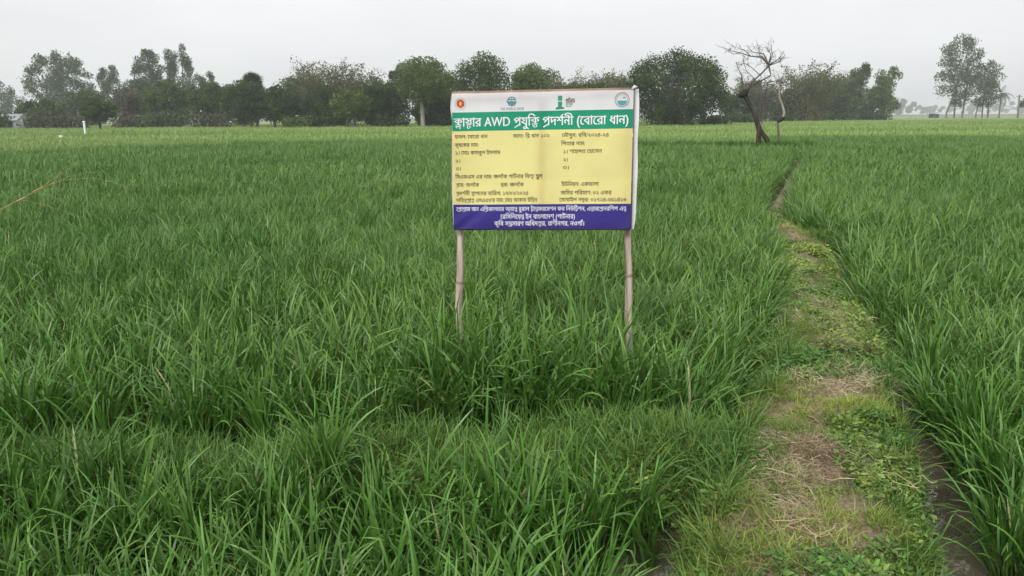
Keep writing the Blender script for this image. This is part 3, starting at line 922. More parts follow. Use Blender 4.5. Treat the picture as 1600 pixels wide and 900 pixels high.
def flat_shape(name, outlines, mat, lift, bold=0.0, parent=None):
    """filled outlines laid on the cloth"""
    cu = bpy.data.curves.new(name, 'CURVE'); cu.dimensions = '2D'; cu.fill_mode = 'FRONT'; cu.offset = bold
    for P in outlines:
        s_ = cu.splines.new('POLY'); s_.points.add(len(P) - 1)
        s_.points.foreach_set('co', np.hstack([P, np.zeros((len(P), 1)), np.ones((len(P), 1))]).astype(np.float32).ravel())
        s_.use_cyclic_u = True
    tmp = bpy.data.objects.new(name, cu); COL.objects.link(tmp)
    dg = bpy.context.evaluated_depsgraph_get()
    me = bpy.data.meshes.new_from_object(tmp.evaluated_get(dg))
    bpy.data.objects.remove(tmp); bpy.data.curves.remove(cu)
    me.name = name
    n = len(me.vertices); co = np.zeros(n * 3, np.float32); me.vertices.foreach_get('co', co); co = co.reshape(-1, 3)
    P = on_sign(co[:, 0], co[:, 1], lift)
    me.vertices.foreach_set('co', P.astype(np.float32).ravel()); me.update()
    me.materials.clear(); me.materials.append(mat)
    return obj(name, me, parent or banner)

def line(text, x0, x1, v_head, v_base, mat, bold=.012, name='lettering'):
    """set a line between photo columns x0 and x1; headline and baseline as fractions of the banner height"""
    o_, adv = typeset(text, bold)
    X0, _ = uv(x0, 250); X1, _ = uv(x1, 250)
    sx = (X1 - X0) / adv
    sy = (v_base - v_head) * SH / .62
    zb = (1 - v_base) * SH
    V = []; F = []; n = 0
    for k, (P, T) in enumerate(o_):
        V.append(on_sign(P[:, 0] * sx + X0, P[:, 1] * sy + zb, .0014 + .0001 * (k % 9))); F.append(T + n); n += len(P)
    return obj(name, mesh_np(name, np.vstack(V), np.vstack(F), mat, False), banner)

line('ক্লাস্টার AWD প্রযুক্তি প্রদর্শনী (বোরো ধান)', 709, 980, .181, .240, INK_W, .020, 'title_lettering')
rows = [(.301, .326), (.361, .386), (.418, .443), (.478, .503), (.535, .560), (.595, .621), (.656, .682), (.719, .745), (.770, .796)]
TXT = [(0, 'ফসল: বোরো ধান', 710, 762), (0, 'জাত: ব্রি ধান ১০২', 802, 859), (0, 'মৌসুম: রবি/২০২৪-২৫', 878, 950),
       (1, 'কৃষকের নাম:', 710, 748), (1, 'পিতার নাম:', 877, 914),
       (2, '১।', 710, 718), (2, 'মোঃ কামরুল ইসলাম', 720, 782), (2, '১।', 880, 888), (2, 'শাহাদত হোসেন', 890, 940),
       (3, '২।', 710, 719), (3, '২।', 880, 888), (4, '৩।', 711, 720), (4, '৩।', 880, 890),
       (5, 'সিএফএস এর নাম: জলকৈ পার্টনার ফিল্ড স্কুল', 710, 848),
       (6, 'গ্রাম: জলকৈ', 711, 748), (6, 'ব্লক: জলকৈ', 782, 819), (6, 'ইউনিয়ন: একডালা', 878, 936),
       (7, 'প্রদর্শনী স্থাপনের তারিখ: ১৭/০২/২০২৫', 711, 826), (7, 'জমির পরিমাণ: ০২ একর', 877, 956),
       (8, "দায়িত্বপ্রাপ্ত এসএএও'র নাম: মোঃ আকাম উদ্দিন", 711, 840), (8, 'মোবাইল নম্বর: ০১৭২৪-৩৫১৪১৬', 875, 979)]
for r_, s_, a, b_ in TXT: line(s_, a, b_, rows[r_][0], rows[r_][1], INK_D, .008)
line('প্রোগ্রাম অন এগ্রিকালচার অ্যান্ড রুরাল ট্রান্সফরমেশন ফর নিউট্রিশন, এন্টারপ্রেনরশিপ এন্ড', 711, 979, .836, .864, INK_W, .014)
line('রেসিলিয়েন্স ইন বাংলাদেশ (পার্টনার)', 782, 900, .892, .923, INK_W, .014)
line('কৃষি সম্প্রসারণ অধিদপ্তর, রাণীনগর, নওগাঁ।', 772, 915, .944, .975, INK_W, .014)

def disc(px, py, r, k=28, a0=0, a1=360):
    x, z = uv(px, py); q = r / 280.0
    a = np.radians(np.linspace(a0, a1, k, endpoint=(a1 - a0) < 360))
    return np.stack([x + q * np.cos(a), z + q * np.sin(a)], -1)
def ring(px, py, r, wd, k=32): return [disc(px, py, r, k), disc(px, py, r - wd, k)[::-1]]
def rect(x0, y0, x1, y1): return np.array([uv(x0, y1), uv(x1, y1), uv(x1, y0), uv(x0, y0)])
# round red seal, left
e = flat_shape('emblem', [disc(719.7, 162, 6.3)], INK_RED, .0020)
e['label'] = 'round red seal with gold centre in a pale wreath'
flat_shape('emblem_ring', ring(719.7, 162, 9.2, 1.7), INK_PALE, .0018)
flat_shape('emblem_centre', [np.array([uv(717.5, 164.5), uv(721, 165), uv(722, 161), uv(720.5, 159), uv(718, 159.5)])], INK_GOLD, .0030)
flat_shape('emblem_dots', [disc(719.7 + 4.6 * math.cos(a), 162 - 4.6 * math.sin(a), .6, 6) for a in np.arange(0, 6.28, 1.05)], INK_GOLD, .0030)
# globe, centre left
flat_shape('globe_emblem', ring(800, 159, 7.6, 1.2) + [rect(793.4, 158.4, 806.6, 159.6), rect(794.4, 154.9, 805.6, 155.9), rect(794.4, 162.0, 805.6, 163.0)], INK_SLATE, .0018)
flat_shape('globe_lines', [np.vstack([disc(800, 159, 7, 12, 60, -60) * 1.0, disc(800, 159, 5.8, 12, -60, 60)]), np.vstack([disc(800, 159, 7, 12, 120, 240), disc(800, 159, 5.8, 12, 240, 120)]), rect(799.4, 152, 800.6, 166)], INK_TEAL, .0022)
line('THE WORLD BANK', 782, 819.5, .108, .126, INK_G, .01)
# green plant emblem with wording, centre right
flat_shape('plant_emblem', [rect(871.5, 150, 878, 157.5), np.array([uv(871.5, 159), uv(878, 159), uv(877.6, 167), uv(881.5, 168), uv(881, 170), uv(874, 170.5), uv(868.5, 171), uv(867.8, 168.6), uv(871.8, 166.5)])], INK_EMB, .0018)
line('পার্টনার', 883, 897.5, .055, .083, INK_D, .02)
for k in range(4): flat_shape('caption_bar', [rect(883.5 + .3 * q, 158.6 + k * 2.3, 883.5 + .3 * q + wq, 159.9 + k * 2.3) for q, wq in ((0, 4.5), (17, 5.5 if k < 3 else 3))], INK_G, .0018)
# round teal seal, right
flat_shape('seal_ring', ring(969, 156, 11.2, 1.4) + ring(969, 156, 8.6, .6), INK_G, .0018)
flat_shape('seal_field', [np.vstack([disc(969, 157.5, 7, 14, 180, 360)])], INK_TEAL, .0020)
flat_shape('seal_mark', [rect(970.5, 152, 974, 153.6), rect(964.5, 158.2, 972, 159.6)], INK_SLATE, .0026)

# ---- frame behind the cloth, hems, poles
WOOD = solid_mat('pole_wood', (.24, .185, .15), (.62, .51, .44), 26, .85, .2, .9, (1, 1, .10))
WOOD2 = solid_mat('frame_wood', (.20, .14, .10), (.34, .25, .19), 8, .85, .2, .3)
def batten(x0, z0, x1, z1, th=.02, gap=.0015):
    b_ = MB(); A = on_sign(np.array([x0, x1]), np.array([z0, z1]))
    if abs(x1 - x0) < abs(z1 - z0): a, c = (x0, x1)
    y0 = gap
    pts = [(x0, z0), (x1, z0), (x1, z1), (x0, z1)]
    fr = [np.array([x, LEAN * z + y0, SZ + z + .0117 * x]) for x, z in pts]; bk = [q + np.array([0, th, 0]) for q in fr]
    b_.add(np.array(fr + bk), [[0, 1, 2, 3], [7, 6, 5, 4], [0, 4, 5, 1], [1, 5, 6, 2], [2, 6, 7, 3], [3, 7, 4, 0]])
    return b_.build('batten', WOOD2, sign, False)
batten(-.502, SH - .035, .494, SH + .012)          # top rail shows above the cloth
batten(-.498, .0, .494, .040)
batten(-.016, .042, .022, SH - .037)
batten(.452, .042, .494, SH - .037)
batten(-.498, .042, -.463, SH - .037)

# loose white hem sticking out on the right, a narrow one on the left
def hem(pts, wd, name, mat=P_WHITE):
    """ribbon along (x, z) stations; wd = widths; curls towards the back"""
    V = []; 
    for (x, z), w_ in zip(pts, wd):
        for k in range(5):
            u = k / 4
            V.append((x + w_ * u, LEAN * z + .002 + .012 * math.sin(u * 2.6) - .004 * u, SZ + z + .0117 * x))
    ii = np.arange(len(pts) - 1)[:, None] * 5 + np.arange(4)[None, :]
    F = np.stack([ii, ii + 1, ii + 6, ii + 5], -1).reshape(-1, 4)
    return obj(name, mesh_np(name, np.array(V), F, mat), sign)
zz = np.linspace(-.004, SH + .004, 26)
wv = np.interp(zz, [0, .05, .2, .5, .7, SH], [.014, .018, .024, .026, .026, .022]) + .002 * np.sin(zz * 23)
h_ = hem([(.503 + .002 * math.sin(q * 9), q) for q in zz], wv, 'hem'); h_['label'] = 'loose white hem along the right edge of the banner'
zz = np.linspace(.02, SH - .01, 22)
hem([(-.5 - q2, q) for q, q2 in zip(zz, np.interp(zz, [0, .2, .4, .6, .68, SH], [.004, .010, .008, .003, .014, .004]))], np.interp(zz, [0, .2, .4, .6, .68, SH], [.004, .010, .008, .003, .014, .004]), 'hem')
b_ = MB(); c0 = on_sign(.500, SH + .012, .004); b_.tube([c0 + [-.012, 0, -.008], c0 + [0, -.003, .004], c0 + [.010, 0, .002], c0 + [.006, 0, -.012]], [.004, .009, .008, .004], 7); b_.build('tie_knot', P_WHITE, sign)
# solid dark strip painting the fold shadow between cloth edge and hem
b_ = MB(); V = [on_sign(.4965, .0, .0015), on_sign(.5035, .0, .0015), on_sign(.5035, SH, .0015), on_sign(.4965, SH, .0015)]
EDGE = solid_mat('fold_shadow', (.10, .085, .09), (.17, .14, .14), 12, .8)
b_.add(np.vstack([V, np.array(V) + [0, .004, 0]]), [[0, 1, 2, 3], [7, 6, 5, 4], [0, 4, 5, 1], [1, 5, 6, 2], [2, 6, 7, 3], [3, 7, 4, 0]])
b_.build('fold_shadow', EDGE, sign, False)
b_ = MB(); q = .006; V = [on_sign(-.5, -q, .001), on_sign(.497, -q, .001), on_sign(.497, .002, .001), on_sign(-.5, .002, .001)]
b_.add(np.vstack([V, np.array(V) + [0, .006, 0]]), [[0, 1, 2, 3], [7, 6, 5, 4], [0, 4, 5, 1], [1, 5, 6, 2], [2, 6, 7, 3], [3, 7, 4, 0]])
b_.build('lower_hem', solid_mat('dark_hem', (.02, .018, .05), (.04, .035, .07), 12, .7), sign, False)

def pole(pts, knots, seed):
    r = np.random.default_rng(seed)
    z = np.linspace(-.25, SZ + SH - .03, 70)
    P = np.array(pts)
    x = np.interp(z, P[:, 0], P[:, 1]) + .005 * np.sin(z * 6 + seed) + .002 * np.sin(z * 17); y = np.maximum(0, z - SZ) * LEAN + .054 + .003 * np.sin(z * 5)
    rad = .0205 + .0014 * np.sin(z * 9 + seed) + .0008 * np.sin(z * 41 + seed) - .002 * z / 2
    b_ = MB(); b_.tube(np.stack([x, y, z], -1), rad, 12)
    po = b_.build('pole', WOOD, sign)
    for kz in knots:
        k_ = MB(); kx = np.interp(kz, z, x); ky = np.interp(kz, z, y); kr = np.interp(kz, z, rad)
        k_.tube([(kx, ky, kz - .012), (kx, ky, kz - .004), (kx, ky, kz + .004), (kx, ky, kz + .012)], [kr * .97, kr * 1.06, kr * 1.08, kr * .97], 12)
        k_.build('knot', WOODK, po)
WOODK = solid_mat('knot_wood', (.16, .115, .10), (.36, .27, .23), 30, .85, .2, .4)
pole([(-.3, -.492), (.5, -.489), (1.13, -.476), (1.9, -.47)], [.80], 1)
pole([(-.3, .535), (.5, .512), (1.13, .480), (1.9, .47)], [.86], 2)

bpy.data.objects.remove(_fo); bpy.data.curves.remove(_fc)

# ------------------------------------------------------------------ trees
def leaf_quads(C, size, r, up=.35):
    """one bent quad per centre -> V, F, per-vertex random"""
    n = len(C)
    nr = r.normal(0, 1, (n, 3)); nr[:, 2] += up * 1.5
    nr /= np.linalg.norm(nr, axis=1)[:, None] + 1e-9
    a = np.cross(nr, r.normal(0, 1, (n, 3))); a /= np.linalg.norm(a, axis=1)[:, None] + 1e-9
    b = np.cross(nr, a)
    s = size * r.uniform(.55, 1.25, n)[:, None]
    e = r.uniform(.38, .62, n)[:, None]
    droop = np.array([0, 0, -1.0]) * s * .18
    V = np.stack([C - a * s * .6, C - b * s * e, C + a * s * .6 + droop, C + b * s * e], 1).reshape(-1, 3)
    F = np.arange(n * 4).reshape(n, 4)
    return V, F, np.repeat(r.random(n), 4)

def crown_mesh(C, size, r, mat, parent, name='crown', up=.35):
    V, F, lv = leaf_quads(C, size, r, up)
    return obj(name, mesh_np(name, V, F, mat, False, {'leaf': lv}), parent)

def lobe_points(lobes, n, r, fill=.4, squash=.85, gap=0.0):
    """points spread over overlapping clumps"""
    lobes = np.asarray(lobes); wgt = lobes[:, 3] ** 2; wgt /= wgt.sum()
    k = r.choice(len(lobes), n, p=wgt)
    d = r.normal(0, 1, (n, 3)); d /= np.linalg.norm(d, axis=1)[:, None]
    rad = np.where(r.random(n) < fill, r.random(n) ** .5, r.normal(.97, .17, n))
    P = lobes[k, :3] + d * (rad * lobes[k, 3])[:, None] * [1, 1, squash]
    if gap > 0:
        q = vnoise(P[:, 0] * 1.0 + P[:, 2] * .7, P[:, 1] + P[:, 2], .9, 77)
        P = P[q > gap]
    return P

def limb(b_, p0, p1, r0, r1, r, sag=.12, n=5, sides=5):
    p0, p1 = np.asarray(p0, float), np.asarray(p1, float)
    t_ = np.linspace(0, 1, n); L_ = np.linalg.norm(p1 - p0)
    P = p0 + (p1 - p0) * t_[:, None]
    P += np.sin(t_ * math.pi)[:, None] * r.normal(0, sag * L_ * .5, 3)
    P[:, 2] += np.sin(t_ * math.pi) * sag * L_ * .4
    b_.tube(P, np.linspace(r0, r1, n), sides)

def place(px, depth):
    P = at(px, 190, depth)
    return np.array([P[0], depth, 0.0])
def span(px0, px1, ytop, depth):
    """real width and height of something filling these photo columns up to ytop at that distance"""
    a, b_ = at(px0, 190, depth), at(px1, 190, depth)
    top = at((px0 + px1) / 2, ytop, depth)
    return (a[0] + b_[0]) / 2, b_[0] - a[0], top[2]

def broadleaf(name, label, px0, px1, ytop, depth, mat, seed, n=6000, low=.12, trunk_r=None, bark=BARK, lobes=18, leaf=.34, fill=.35, gap=.0, lr=(.19, .36), stems=1, group=None, flat=1.0):
    r = np.random.default_rng(seed)
    cx, W, H = span(px0, px1, ytop, depth)
    root = empty(name, (cx, depth, 0.0))
    tag(root, label, 'tree', group)
    W *= 1.07; lobes = int(lobes * 1.6); a = W / 2; z0 = H * low; cz = (H + z0) / 2; c = (H - z0) / 2
    Lb = []
    for k in range(lobes):
        th = k * 2.399 + r.uniform(-.3, .3)
        u = 1 - 2 * (k + .5) / lobes                       # top to bottom
        u = np.clip(u + r.normal(0, .08), -1, 1)
        rr = math.sqrt(max(0, 1 - u * u)) * r.uniform(.72, 1.0)
        lrad = r.uniform(*lr) * min(a, c * 1.1)
        ka = max(0.05, 1 - lrad / a)
        kc = max(0.05, 1 - lrad * .85 / c)
        Lb.append((rr * ka * a * math.cos(th), rr * ka * a * .9 * math.sin(th), cz + u * kc * c * flat, lrad))
    Lb.append((0, 0, cz, min(a, c) * .55))
    n = int(n * 2.0); leaf *= .70
    P = lobe_points(Lb, n, r, fill, .85, gap)
    P = P[P[:, 2] > .15]
    crown_mesh(P, leaf, r, mat, root)
    b_ = MB(); tr = trunk_r or W * .022 + .06
    for s_ in range(stems):
        ox = (s_ - (stems - 1) / 2) * W * .16
        lean = np.array([r.normal(0, .04) * H, r.normal(0, .03) * H, 0])
        fork = np.array([ox, 0, 0]) + lean * .5 + np.array([0, 0, z0 + (H - z0) * .22])
        b_.tube([np.array([ox, 0, -.2]), np.array([ox + r.normal(0, .05), 0, z0 * .6]), fork], [tr * 1.25, tr, tr * .8], 7)
        for q in sorted(Lb[:-1], key=lambda q: r.random())[:max(5, lobes // (2 * stems))]:
            limb(b_, fork + np.array([0, 0, r.uniform(-.05, .3) * c]), q[:3], tr * .45, tr * .1, r)
    b_.build('trunk', bark, root)
    return root

def airy(name, label, px0, px1, ytop, depth, mat, seed, n=3200, low=.25, bark=BARK, stems=2, leaf=.36, lobes=26, lrr=(.10, .19), group=None, taper=.55, fill=.7):
    """tall open tree: upright leaders carrying separate leaf clumps with sky between them"""
    r = np.random.default_rng(seed)
    cx, W, H = span(px0, px1, ytop, depth)
    root = empty(name, (cx, depth, 0.0)); tag(root, label, 'tree', group)
    b_ = MB(); Lb = []; tr = .045 + H * .011
    for s_ in range(stems):
        ox = (s_ - (stems - 1) / 2) / max(1, stems) * W * .62
        hh = H * (1 if s_ == stems // 2 else r.uniform(.78, .95))
        top = np.array([ox * 1.05 + r.normal(0, .04 * W), r.normal(0, .05 * W), hh * .97])
        z = np.linspace(0, 1, 8)
        P = np.array([ox * .55, r.normal(0, .08 * W), -.2]) * (1 - z)[:, None] + top * z[:, None]
        P[:, 0] += np.sin(z * 7 + s_) * W * .015
        b_.tube(P, np.linspace(tr, tr * .15, 8), 6)
        nl = int(lobes * 1.5) // stems
        for k in range(nl):
            u = (k + r.random()) / nl
            z_ = low + (1 - low) * u
            prof = math.sin(min(1, (u + .12)) * math.pi) ** .6 * (1 - taper * u) + .10
            base = np.array([np.interp(z_, z, P[:, q]) for q in range(3)])
            th = r.uniform(0, 6.283); d = W * .56 * prof * r.uniform(.3, 1.0) / (1 if stems == 1 else 1.45)
            c_ = base + np.array([math.cos(th) * d, math.sin(th) * d, d * .35])
            c_[2] = min(c_[2], hh * .98)
            lrad = W * r.uniform(*lrr) * .74
            Lb.append((*c_, lrad))
            limb(b_, base - np.array([0, 0, d * .3]), c_, tr * .28, tr * .06, r, .08, 4, 4)
    n = int(n * 1.9); leaf *= .70
    P = lobe_points(Lb, n, r, fill, 1.15, .0)
    crown_mesh(P, leaf, r, mat, root, up=.1)
    b_.build('trunk', bark, root)
    return root

def bamboo(name, label, px0, px1, ytop, depth, seed, culms=46, n=5200, mat=F_BAMBOO, leaf=.34, lean=.0, wisp=1.0, group=None, dense=.75):
    r = np.random.default_rng(seed)
    cx, W, H = span(px0, px1, ytop, depth)
    root = empty(name, (cx, depth, 0.0)); tag(root, label, 'bamboo', group)
    b_ = MB(); C = []; tw = []; n = int(n * 1.9); leaf *= .68
    for k in range(culms):
        th = r.uniform(0, 6.283); r0 = W * .16 * math.sqrt(r.random()); h = H * r.uniform(.68, 1.03)
        reach = W * r.uniform(.12, .48)
        z = np.linspace(0, 1, 9)
        dirx = math.cos(th) + lean; diry = math.sin(th)
        P = np.stack([math.cos(th) * r0 + dirx * reach * z ** 2.2, math.sin(th) * r0 + diry * reach * z ** 2.2, h * (z - .10 * z ** 5) - .1], -1)
        b_.tube(P, np.linspace(.05, .012, 9), 4)
        m_ = int(n / culms)
        u = r.random(m_) ** dense * .95 + .05
        u = np.clip(u, .12, 1.0)
        Q = np.stack([np.interp(u, z, P[:, q]) for q in range(3)], -1)
        sp = W * .085 * (1.15 - u) + .12
        Q += r.normal(0, 1, (m_, 3)) * sp[:, None] * [1, 1, .8]
        C.append(Q[(r.random(m_) < np.where(u > .8, .5 * wisp, 1))])
        for q in range(5):                               # bare twigs at the tips
            uu = r.uniform(.7, 1.0); p = np.array([np.interp(uu, z, P[:, s_]) for s_ in range(3)])
            e = p + np.array([r.normal(0, .5) + dirx * .3, r.normal(0, .5), r.uniform(-.1, .9)]) * H * .055
            tw.append((p, e))
    for p, e in tw: b_.tube([p, (p + e) / 2 + r.normal(0, .05, 3), e], [.02, .016, .01], 3, False)
    crown_mesh(np.vstack(C), leaf, r, mat, root, 'foliage', .0)
    b_.build('culms', BARK_PALE if mat is F_BROWN else CULM, root)
    return root
CULM = solid_mat('bamboo_culm', (.13, .125, .065), (.24, .22, .12), 4, .7)

def shrub(label, px0, px1, ytop, depth, mat, seed, n=1500, leaf=.3, name='shrub', group='undergrowth shrubs along the tree line'):
    r = np.random.default_rng(seed)
    cx, W, H = span(px0, px1, ytop, depth)
    root = empty(name, (cx, depth, 0.0)); tag(root, label, 'shrub', group)
    Lb = [(r.uniform(-.38, .38) * W, r.uniform(-.2, .2) * W, H * r.uniform(.2, .62), min(H * .42, W * .3) * r.uniform(.6, 1)) for k in range(12)]
    P = lobe_points(Lb, n, r, .4, .9); P[:, 2] = np.abs(P[:, 2]); P = P[P[:, 2] < H * 1.02]
    crown_mesh(P, leaf, r, mat, root, 'foliage')
    b_ = MB()
    for q in Lb[:8]: limb(b_, (q[0] * .3, q[1] * .3, -.1), q[:3], .07, .02, r, .1, 4, 4)
    b_.build('stems', BARK, root)
    return root

def palm(label, px, ytop, half_px, depth, seed, fan=False, mat=None):
    r = np.random.default_rng(seed)
    P = place(px, depth); H = at(px, ytop, depth)[2]; rad = half_px * depth / FPX
    root = empty('palm_tree', (P[0], depth, 0)); tag(root, label, 'palm tree')
    hub = np.array([r.normal(0, .2), 0, H - rad * (.95 if fan else .55)])
    b_ = MB(); b_.tube([(0, 0, -.2), (hub[0] * .3, 0, hub[2] * .4), (hub[0] * .8, 0, hub[2] * .8), hub], [.24, .17, .15, .13], 8); b_.build('trunk', BARK, root)
    for k in range(40 if fan else 18):
        a = k * 2.399; el = r.uniform(-1.2, 1.5) if fan else r.uniform(-.5, 1.35)
        L_ = rad * r.uniform(.8, 1.1); m_ = MB()
        if fan:
            d = np.array([math.cos(a) * math.cos(el), math.sin(a) * math.cos(el), math.sin(el)])
            s0 = hub + d * L_ * .35
            m_.tube([hub, s0], [.03, .02], 4, False)
            sd = np.cross(d, r.normal(0, 1, 3)); sd /= np.linalg.norm(sd) + 1e-9
            for q in np.linspace(-1.5, 1.5, 13):
                e = s0 + (d * math.cos(q) + sd * math.sin(q)) * L_ * .65 - np.array([0, 0, .12 * L_])
                wv_ = (-d * math.sin(q) + sd * math.cos(q)) * L_ * .035
                m_.add([s0 - wv_ * .3, e * .6 + s0 * .4 - wv_, e, e * .6 + s0 * .4 + wv_], [[0, 1, 2, 3]])
        else:
            t_ = np.linspace(0, 1, 8); ell = el - t_ * 1.3
            st = np.cumsum(np.stack([np.cos(a) * np.cos(ell), np.sin(a) * np.cos(ell), np.sin(ell)], -1) * L_ * 1.15 / 8, 0) + hub
            m_.tube(np.vstack([hub, st]), np.linspace(.035, .008, 9), 3, False)
            sd = np.array([-math.sin(a), math.cos(a), 0])
            for q in range(1, 8):
                for s_ in (-1, 1):
                    for v_ in (0, .5):
                        p = st[q - 1] * (1 - v_) + st[q] * v_
                        e = p + (sd * s_ * .8 + (st[q] - st[q - 1]) / (L_ / 7) * .5 + np.array([0, 0, -.45])) * L_ * .30 * (1.1 - q / 9)
                        w_ = (st[q] - st[q - 1]) * .13
                        m_.add([p - w_, p + w_, e + w_ * .2, e - w_ * .2], [[0, 1, 2, 3]])
        fo = m_.build('frond', mat or F_MID, root, False)
    return root

# --- left side, beyond the pale paddy
TL = 'trees of the village line behind the paddies'
broadleaf('tall_tree', 'tall open-crowned tree with broad crown, tallest at the far left', 50, 153, 76, 205, F_GREY, 11, 9000, .16, lobes=30, leaf=.5, fill=.6, gap=.27, lr=(.12, .24), stems=3, trunk_r=.18, group=TL)
airy('tall_tree', 'faint tall tree at the extreme left edge behind the hut', -25, 42, 126, 240, F_GREY, 12, 3000, .2, stems=3, lobes=26, leaf=.5, lrr=(.10, .17), group=TL)
airy('tall_tree', 'slim open tree standing between the two tall left tree groups', 158, 202, 100, 205, F_GREY, 13, 3600, .22, stems=2, lobes=20, leaf=.42, lrr=(.14, .22), group=TL)
broadleaf('tall_tree', 'tall dense-topped tree, left one of the tall pair', 214, 268, 76, 200, F_GREY, 14, 5200, .15, lobes=20, leaf=.5, fill=.6, gap=.22, lr=(.2, .36), stems=2, trunk_r=.16, group=TL)
airy('tall_tree', 'tall tree with spiky pointed top, right one of the tall pair', 254, 318, 66, 203, F_GREY, 15, 6500, .15, stems=4, lobes=36, leaf=.4, lrr=(.09, .17), group=TL, taper=.45)
airy('tall_tree', 'small open tree just right of the tall pair', 310, 352, 108, 205, F_GREY, 16, 3200, .25, stems=3, lobes=20, leaf=.42, lrr=(.11, .18), group=TL)
broadleaf('round_tree', 'short round dark tree with a visible trunk in front of the left trees', 128, 184, 154, 104, F_MID, 21, 3600, .32, bark=BARK_DARK, lobes=14, leaf=.3, group=TL)
broadleaf('bushy_tree', 'low dull green bushy tree under the tall far left tree', 28, 100, 152, 128, F_MID, 22, 3600, .06, lobes=14, leaf=.38, group=TL)
bamboo('bamboo_clump', 'dull brown bamboo clump behind the short round tree', 170, 240, 128, 128, 23, 34, 4200, F_BROWN, .36)
broadleaf('bushy_tree', 'dense grey green tree mass below the tall pair', 218, 316, 124, 126, F_MID, 24, 5600, .04, lobes=18, leaf=.36, group=TL)
broadleaf('bushy_tree', 'dense tree filling the gap left of the small palm', 288, 376, 128, 122, F_MID, 25, 5000, .04, lobes=18, leaf=.36, group=TL)
broadleaf('mango_tree', 'dark rounded tree around the foot of the small palm', 348, 424, 121, 108, F_DARK, 26, 5200, .16, lobes=16, leaf=.3, group=TL, stems=2)
broadleaf('mango_tree', 'dark rounded tree just right of the small palm', 398, 474, 133, 107, F_DARK, 27, 5200, .14, lobes=16, leaf=.3, group=TL, stems=2)
palm('small fan palm poking above the dark trees left of the sign', 402, 109, 22, 112, 28, True, F_DARK)
bamboo('bamboo_clump', 'big bamboo clump with feathery bare tips left of the sign', 452, 600, 84, 118, 31, 70, 9500, F_BAMBOO, .34)
broadleaf('bushy_tree', 'dark tree mass at the foot of the big bamboo clump', 468, 552, 132, 112, F_DARK, 32, 5600, .03, lobes=18, leaf=.32, group=TL)
broadleaf('round_tree', 'small round tree with light green top and dark underside', 514, 584, 139, 102, F_LIGHT, 33, 4600, .22, lobes=16, leaf=.28, group=TL, stems=2)
broadleaf('mango_tree', 'dark tree between the small round tree and the pale-trunked tree', 552, 640, 124, 108, F_DARK, 34, 6400, .05, lobes=20, leaf=.32, group=TL)
palm('dark palm head just left of the pale-trunked tree', 619, 107, 9, 116, 35, True, F_DARK)
broadleaf('light_tree', 'light green spreading tree with pale forked trunk left of the sign', 608, 714, 87, 103, F_LIGHT, 36, 7200, .36, bark=BARK_PALE, lobes=22, leaf=.28, fill=.3, lr=(.24, .36), trunk_r=.26, group=TL)
broadleaf('mango_tree', 'dark undergrowth tree behind the pale forked trunk', 640, 730, 148, 109, F_DARK, 37, 5200, .02, lobes=16, leaf=.34, group=TL)
broadleaf('round_tree', 'dark green tree rising directly above the left half of the sign', 702, 808, 81, 110, F_MID, 41, 7600, .08, lobes=22, leaf=.3, group=TL)
broadleaf('olive_tree', 'olive green tree above the middle of the sign', 796, 856, 94, 112, F_LIGHT, 42, 5000, .08, lobes=18, leaf=.3, group=TL, lr=(.32, .5))
bamboo('bamboo_clump', 'thin brown bamboo with bare upright tips above the sign, left one', 842, 925, 96, 116, 43, 46, 4200, F_BAMBOO, .3, wisp=.35)
bamboo('bamboo_clump', 'thin brown bamboo with bare upright tips next to the big dark tree', 905, 990, 98, 117, 44, 46, 4200, F_BAMBOO, .3, wisp=.35)
broadleaf('bushy_tree', 'low dull tree mass below the thin bamboo', 850, 985, 128, 112, F_MID, 45, 6500, .03, lobes=20, leaf=.32, group=TL)
broadleaf('mango_tree', 'big dense dome-shaped dark tree right of the sign', 966, 1142, 77, 100, F_DARK, 46, 19000, .0, lobes=46, leaf=.27, fill=.3, lr=(.22, .34), group=TL)
broadleaf('bushy_tree', 'grey green brush behind the leaning dead trunk', 1118, 1180, 138, 135, F_GREY, 51, 3200, .03, lobes=14, leaf=.36, group=TL)
bamboo('bamboo_clump', 'grey bamboo behind the bare tree', 1140, 1225, 112, 138, 52, 40, 3600, F_BROWN, .34)
bamboo('bamboo_clump', 'feathery bamboo leaning right of the bare tree', 1205, 1315, 86, 142, 53, 60, 6500, F_BAMBOO, .38, lean=.35)
broadleaf('bushy_tree', 'dull tree at the foot of the leaning bamboo', 1200, 1268, 138, 146, F_GREY, 54, 3600, .03, lobes=14, leaf=.4, group=TL)
airy('tall_tree', 'brownish tree at the right end of the leaning bamboo', 1285, 1334, 122, 165, F_BROWN, 55, 2800, .2, stems=3, lobes=22, leaf=.46, lrr=(.16, .26), group=TL, taper=.2)
airy('tall_tree', 'dark upright tree with flat top, second from the open gap', 1318, 1356, 100, 175, F_MID, 56, 3000, .22, stems=2, lobes=18, leaf=.46, lrr=(.2, .3), group=TL, taper=.1)
airy('tall_tree', 'green tree with side shelves of leaves at the open gap', 1352, 1406, 107, 178, F_LIGHT, 57, 3000, .28, stems=2, lobes=18, leaf=.46, lrr=(.15, .25), group=TL, taper=.3)
broadleaf('bushy_tree', 'low dark trees at the foot of the right end of the line', 1268, 1372, 148, 172, F_GREY, 58, 4200, .02, lobes=16, leaf=.44, group=TL)
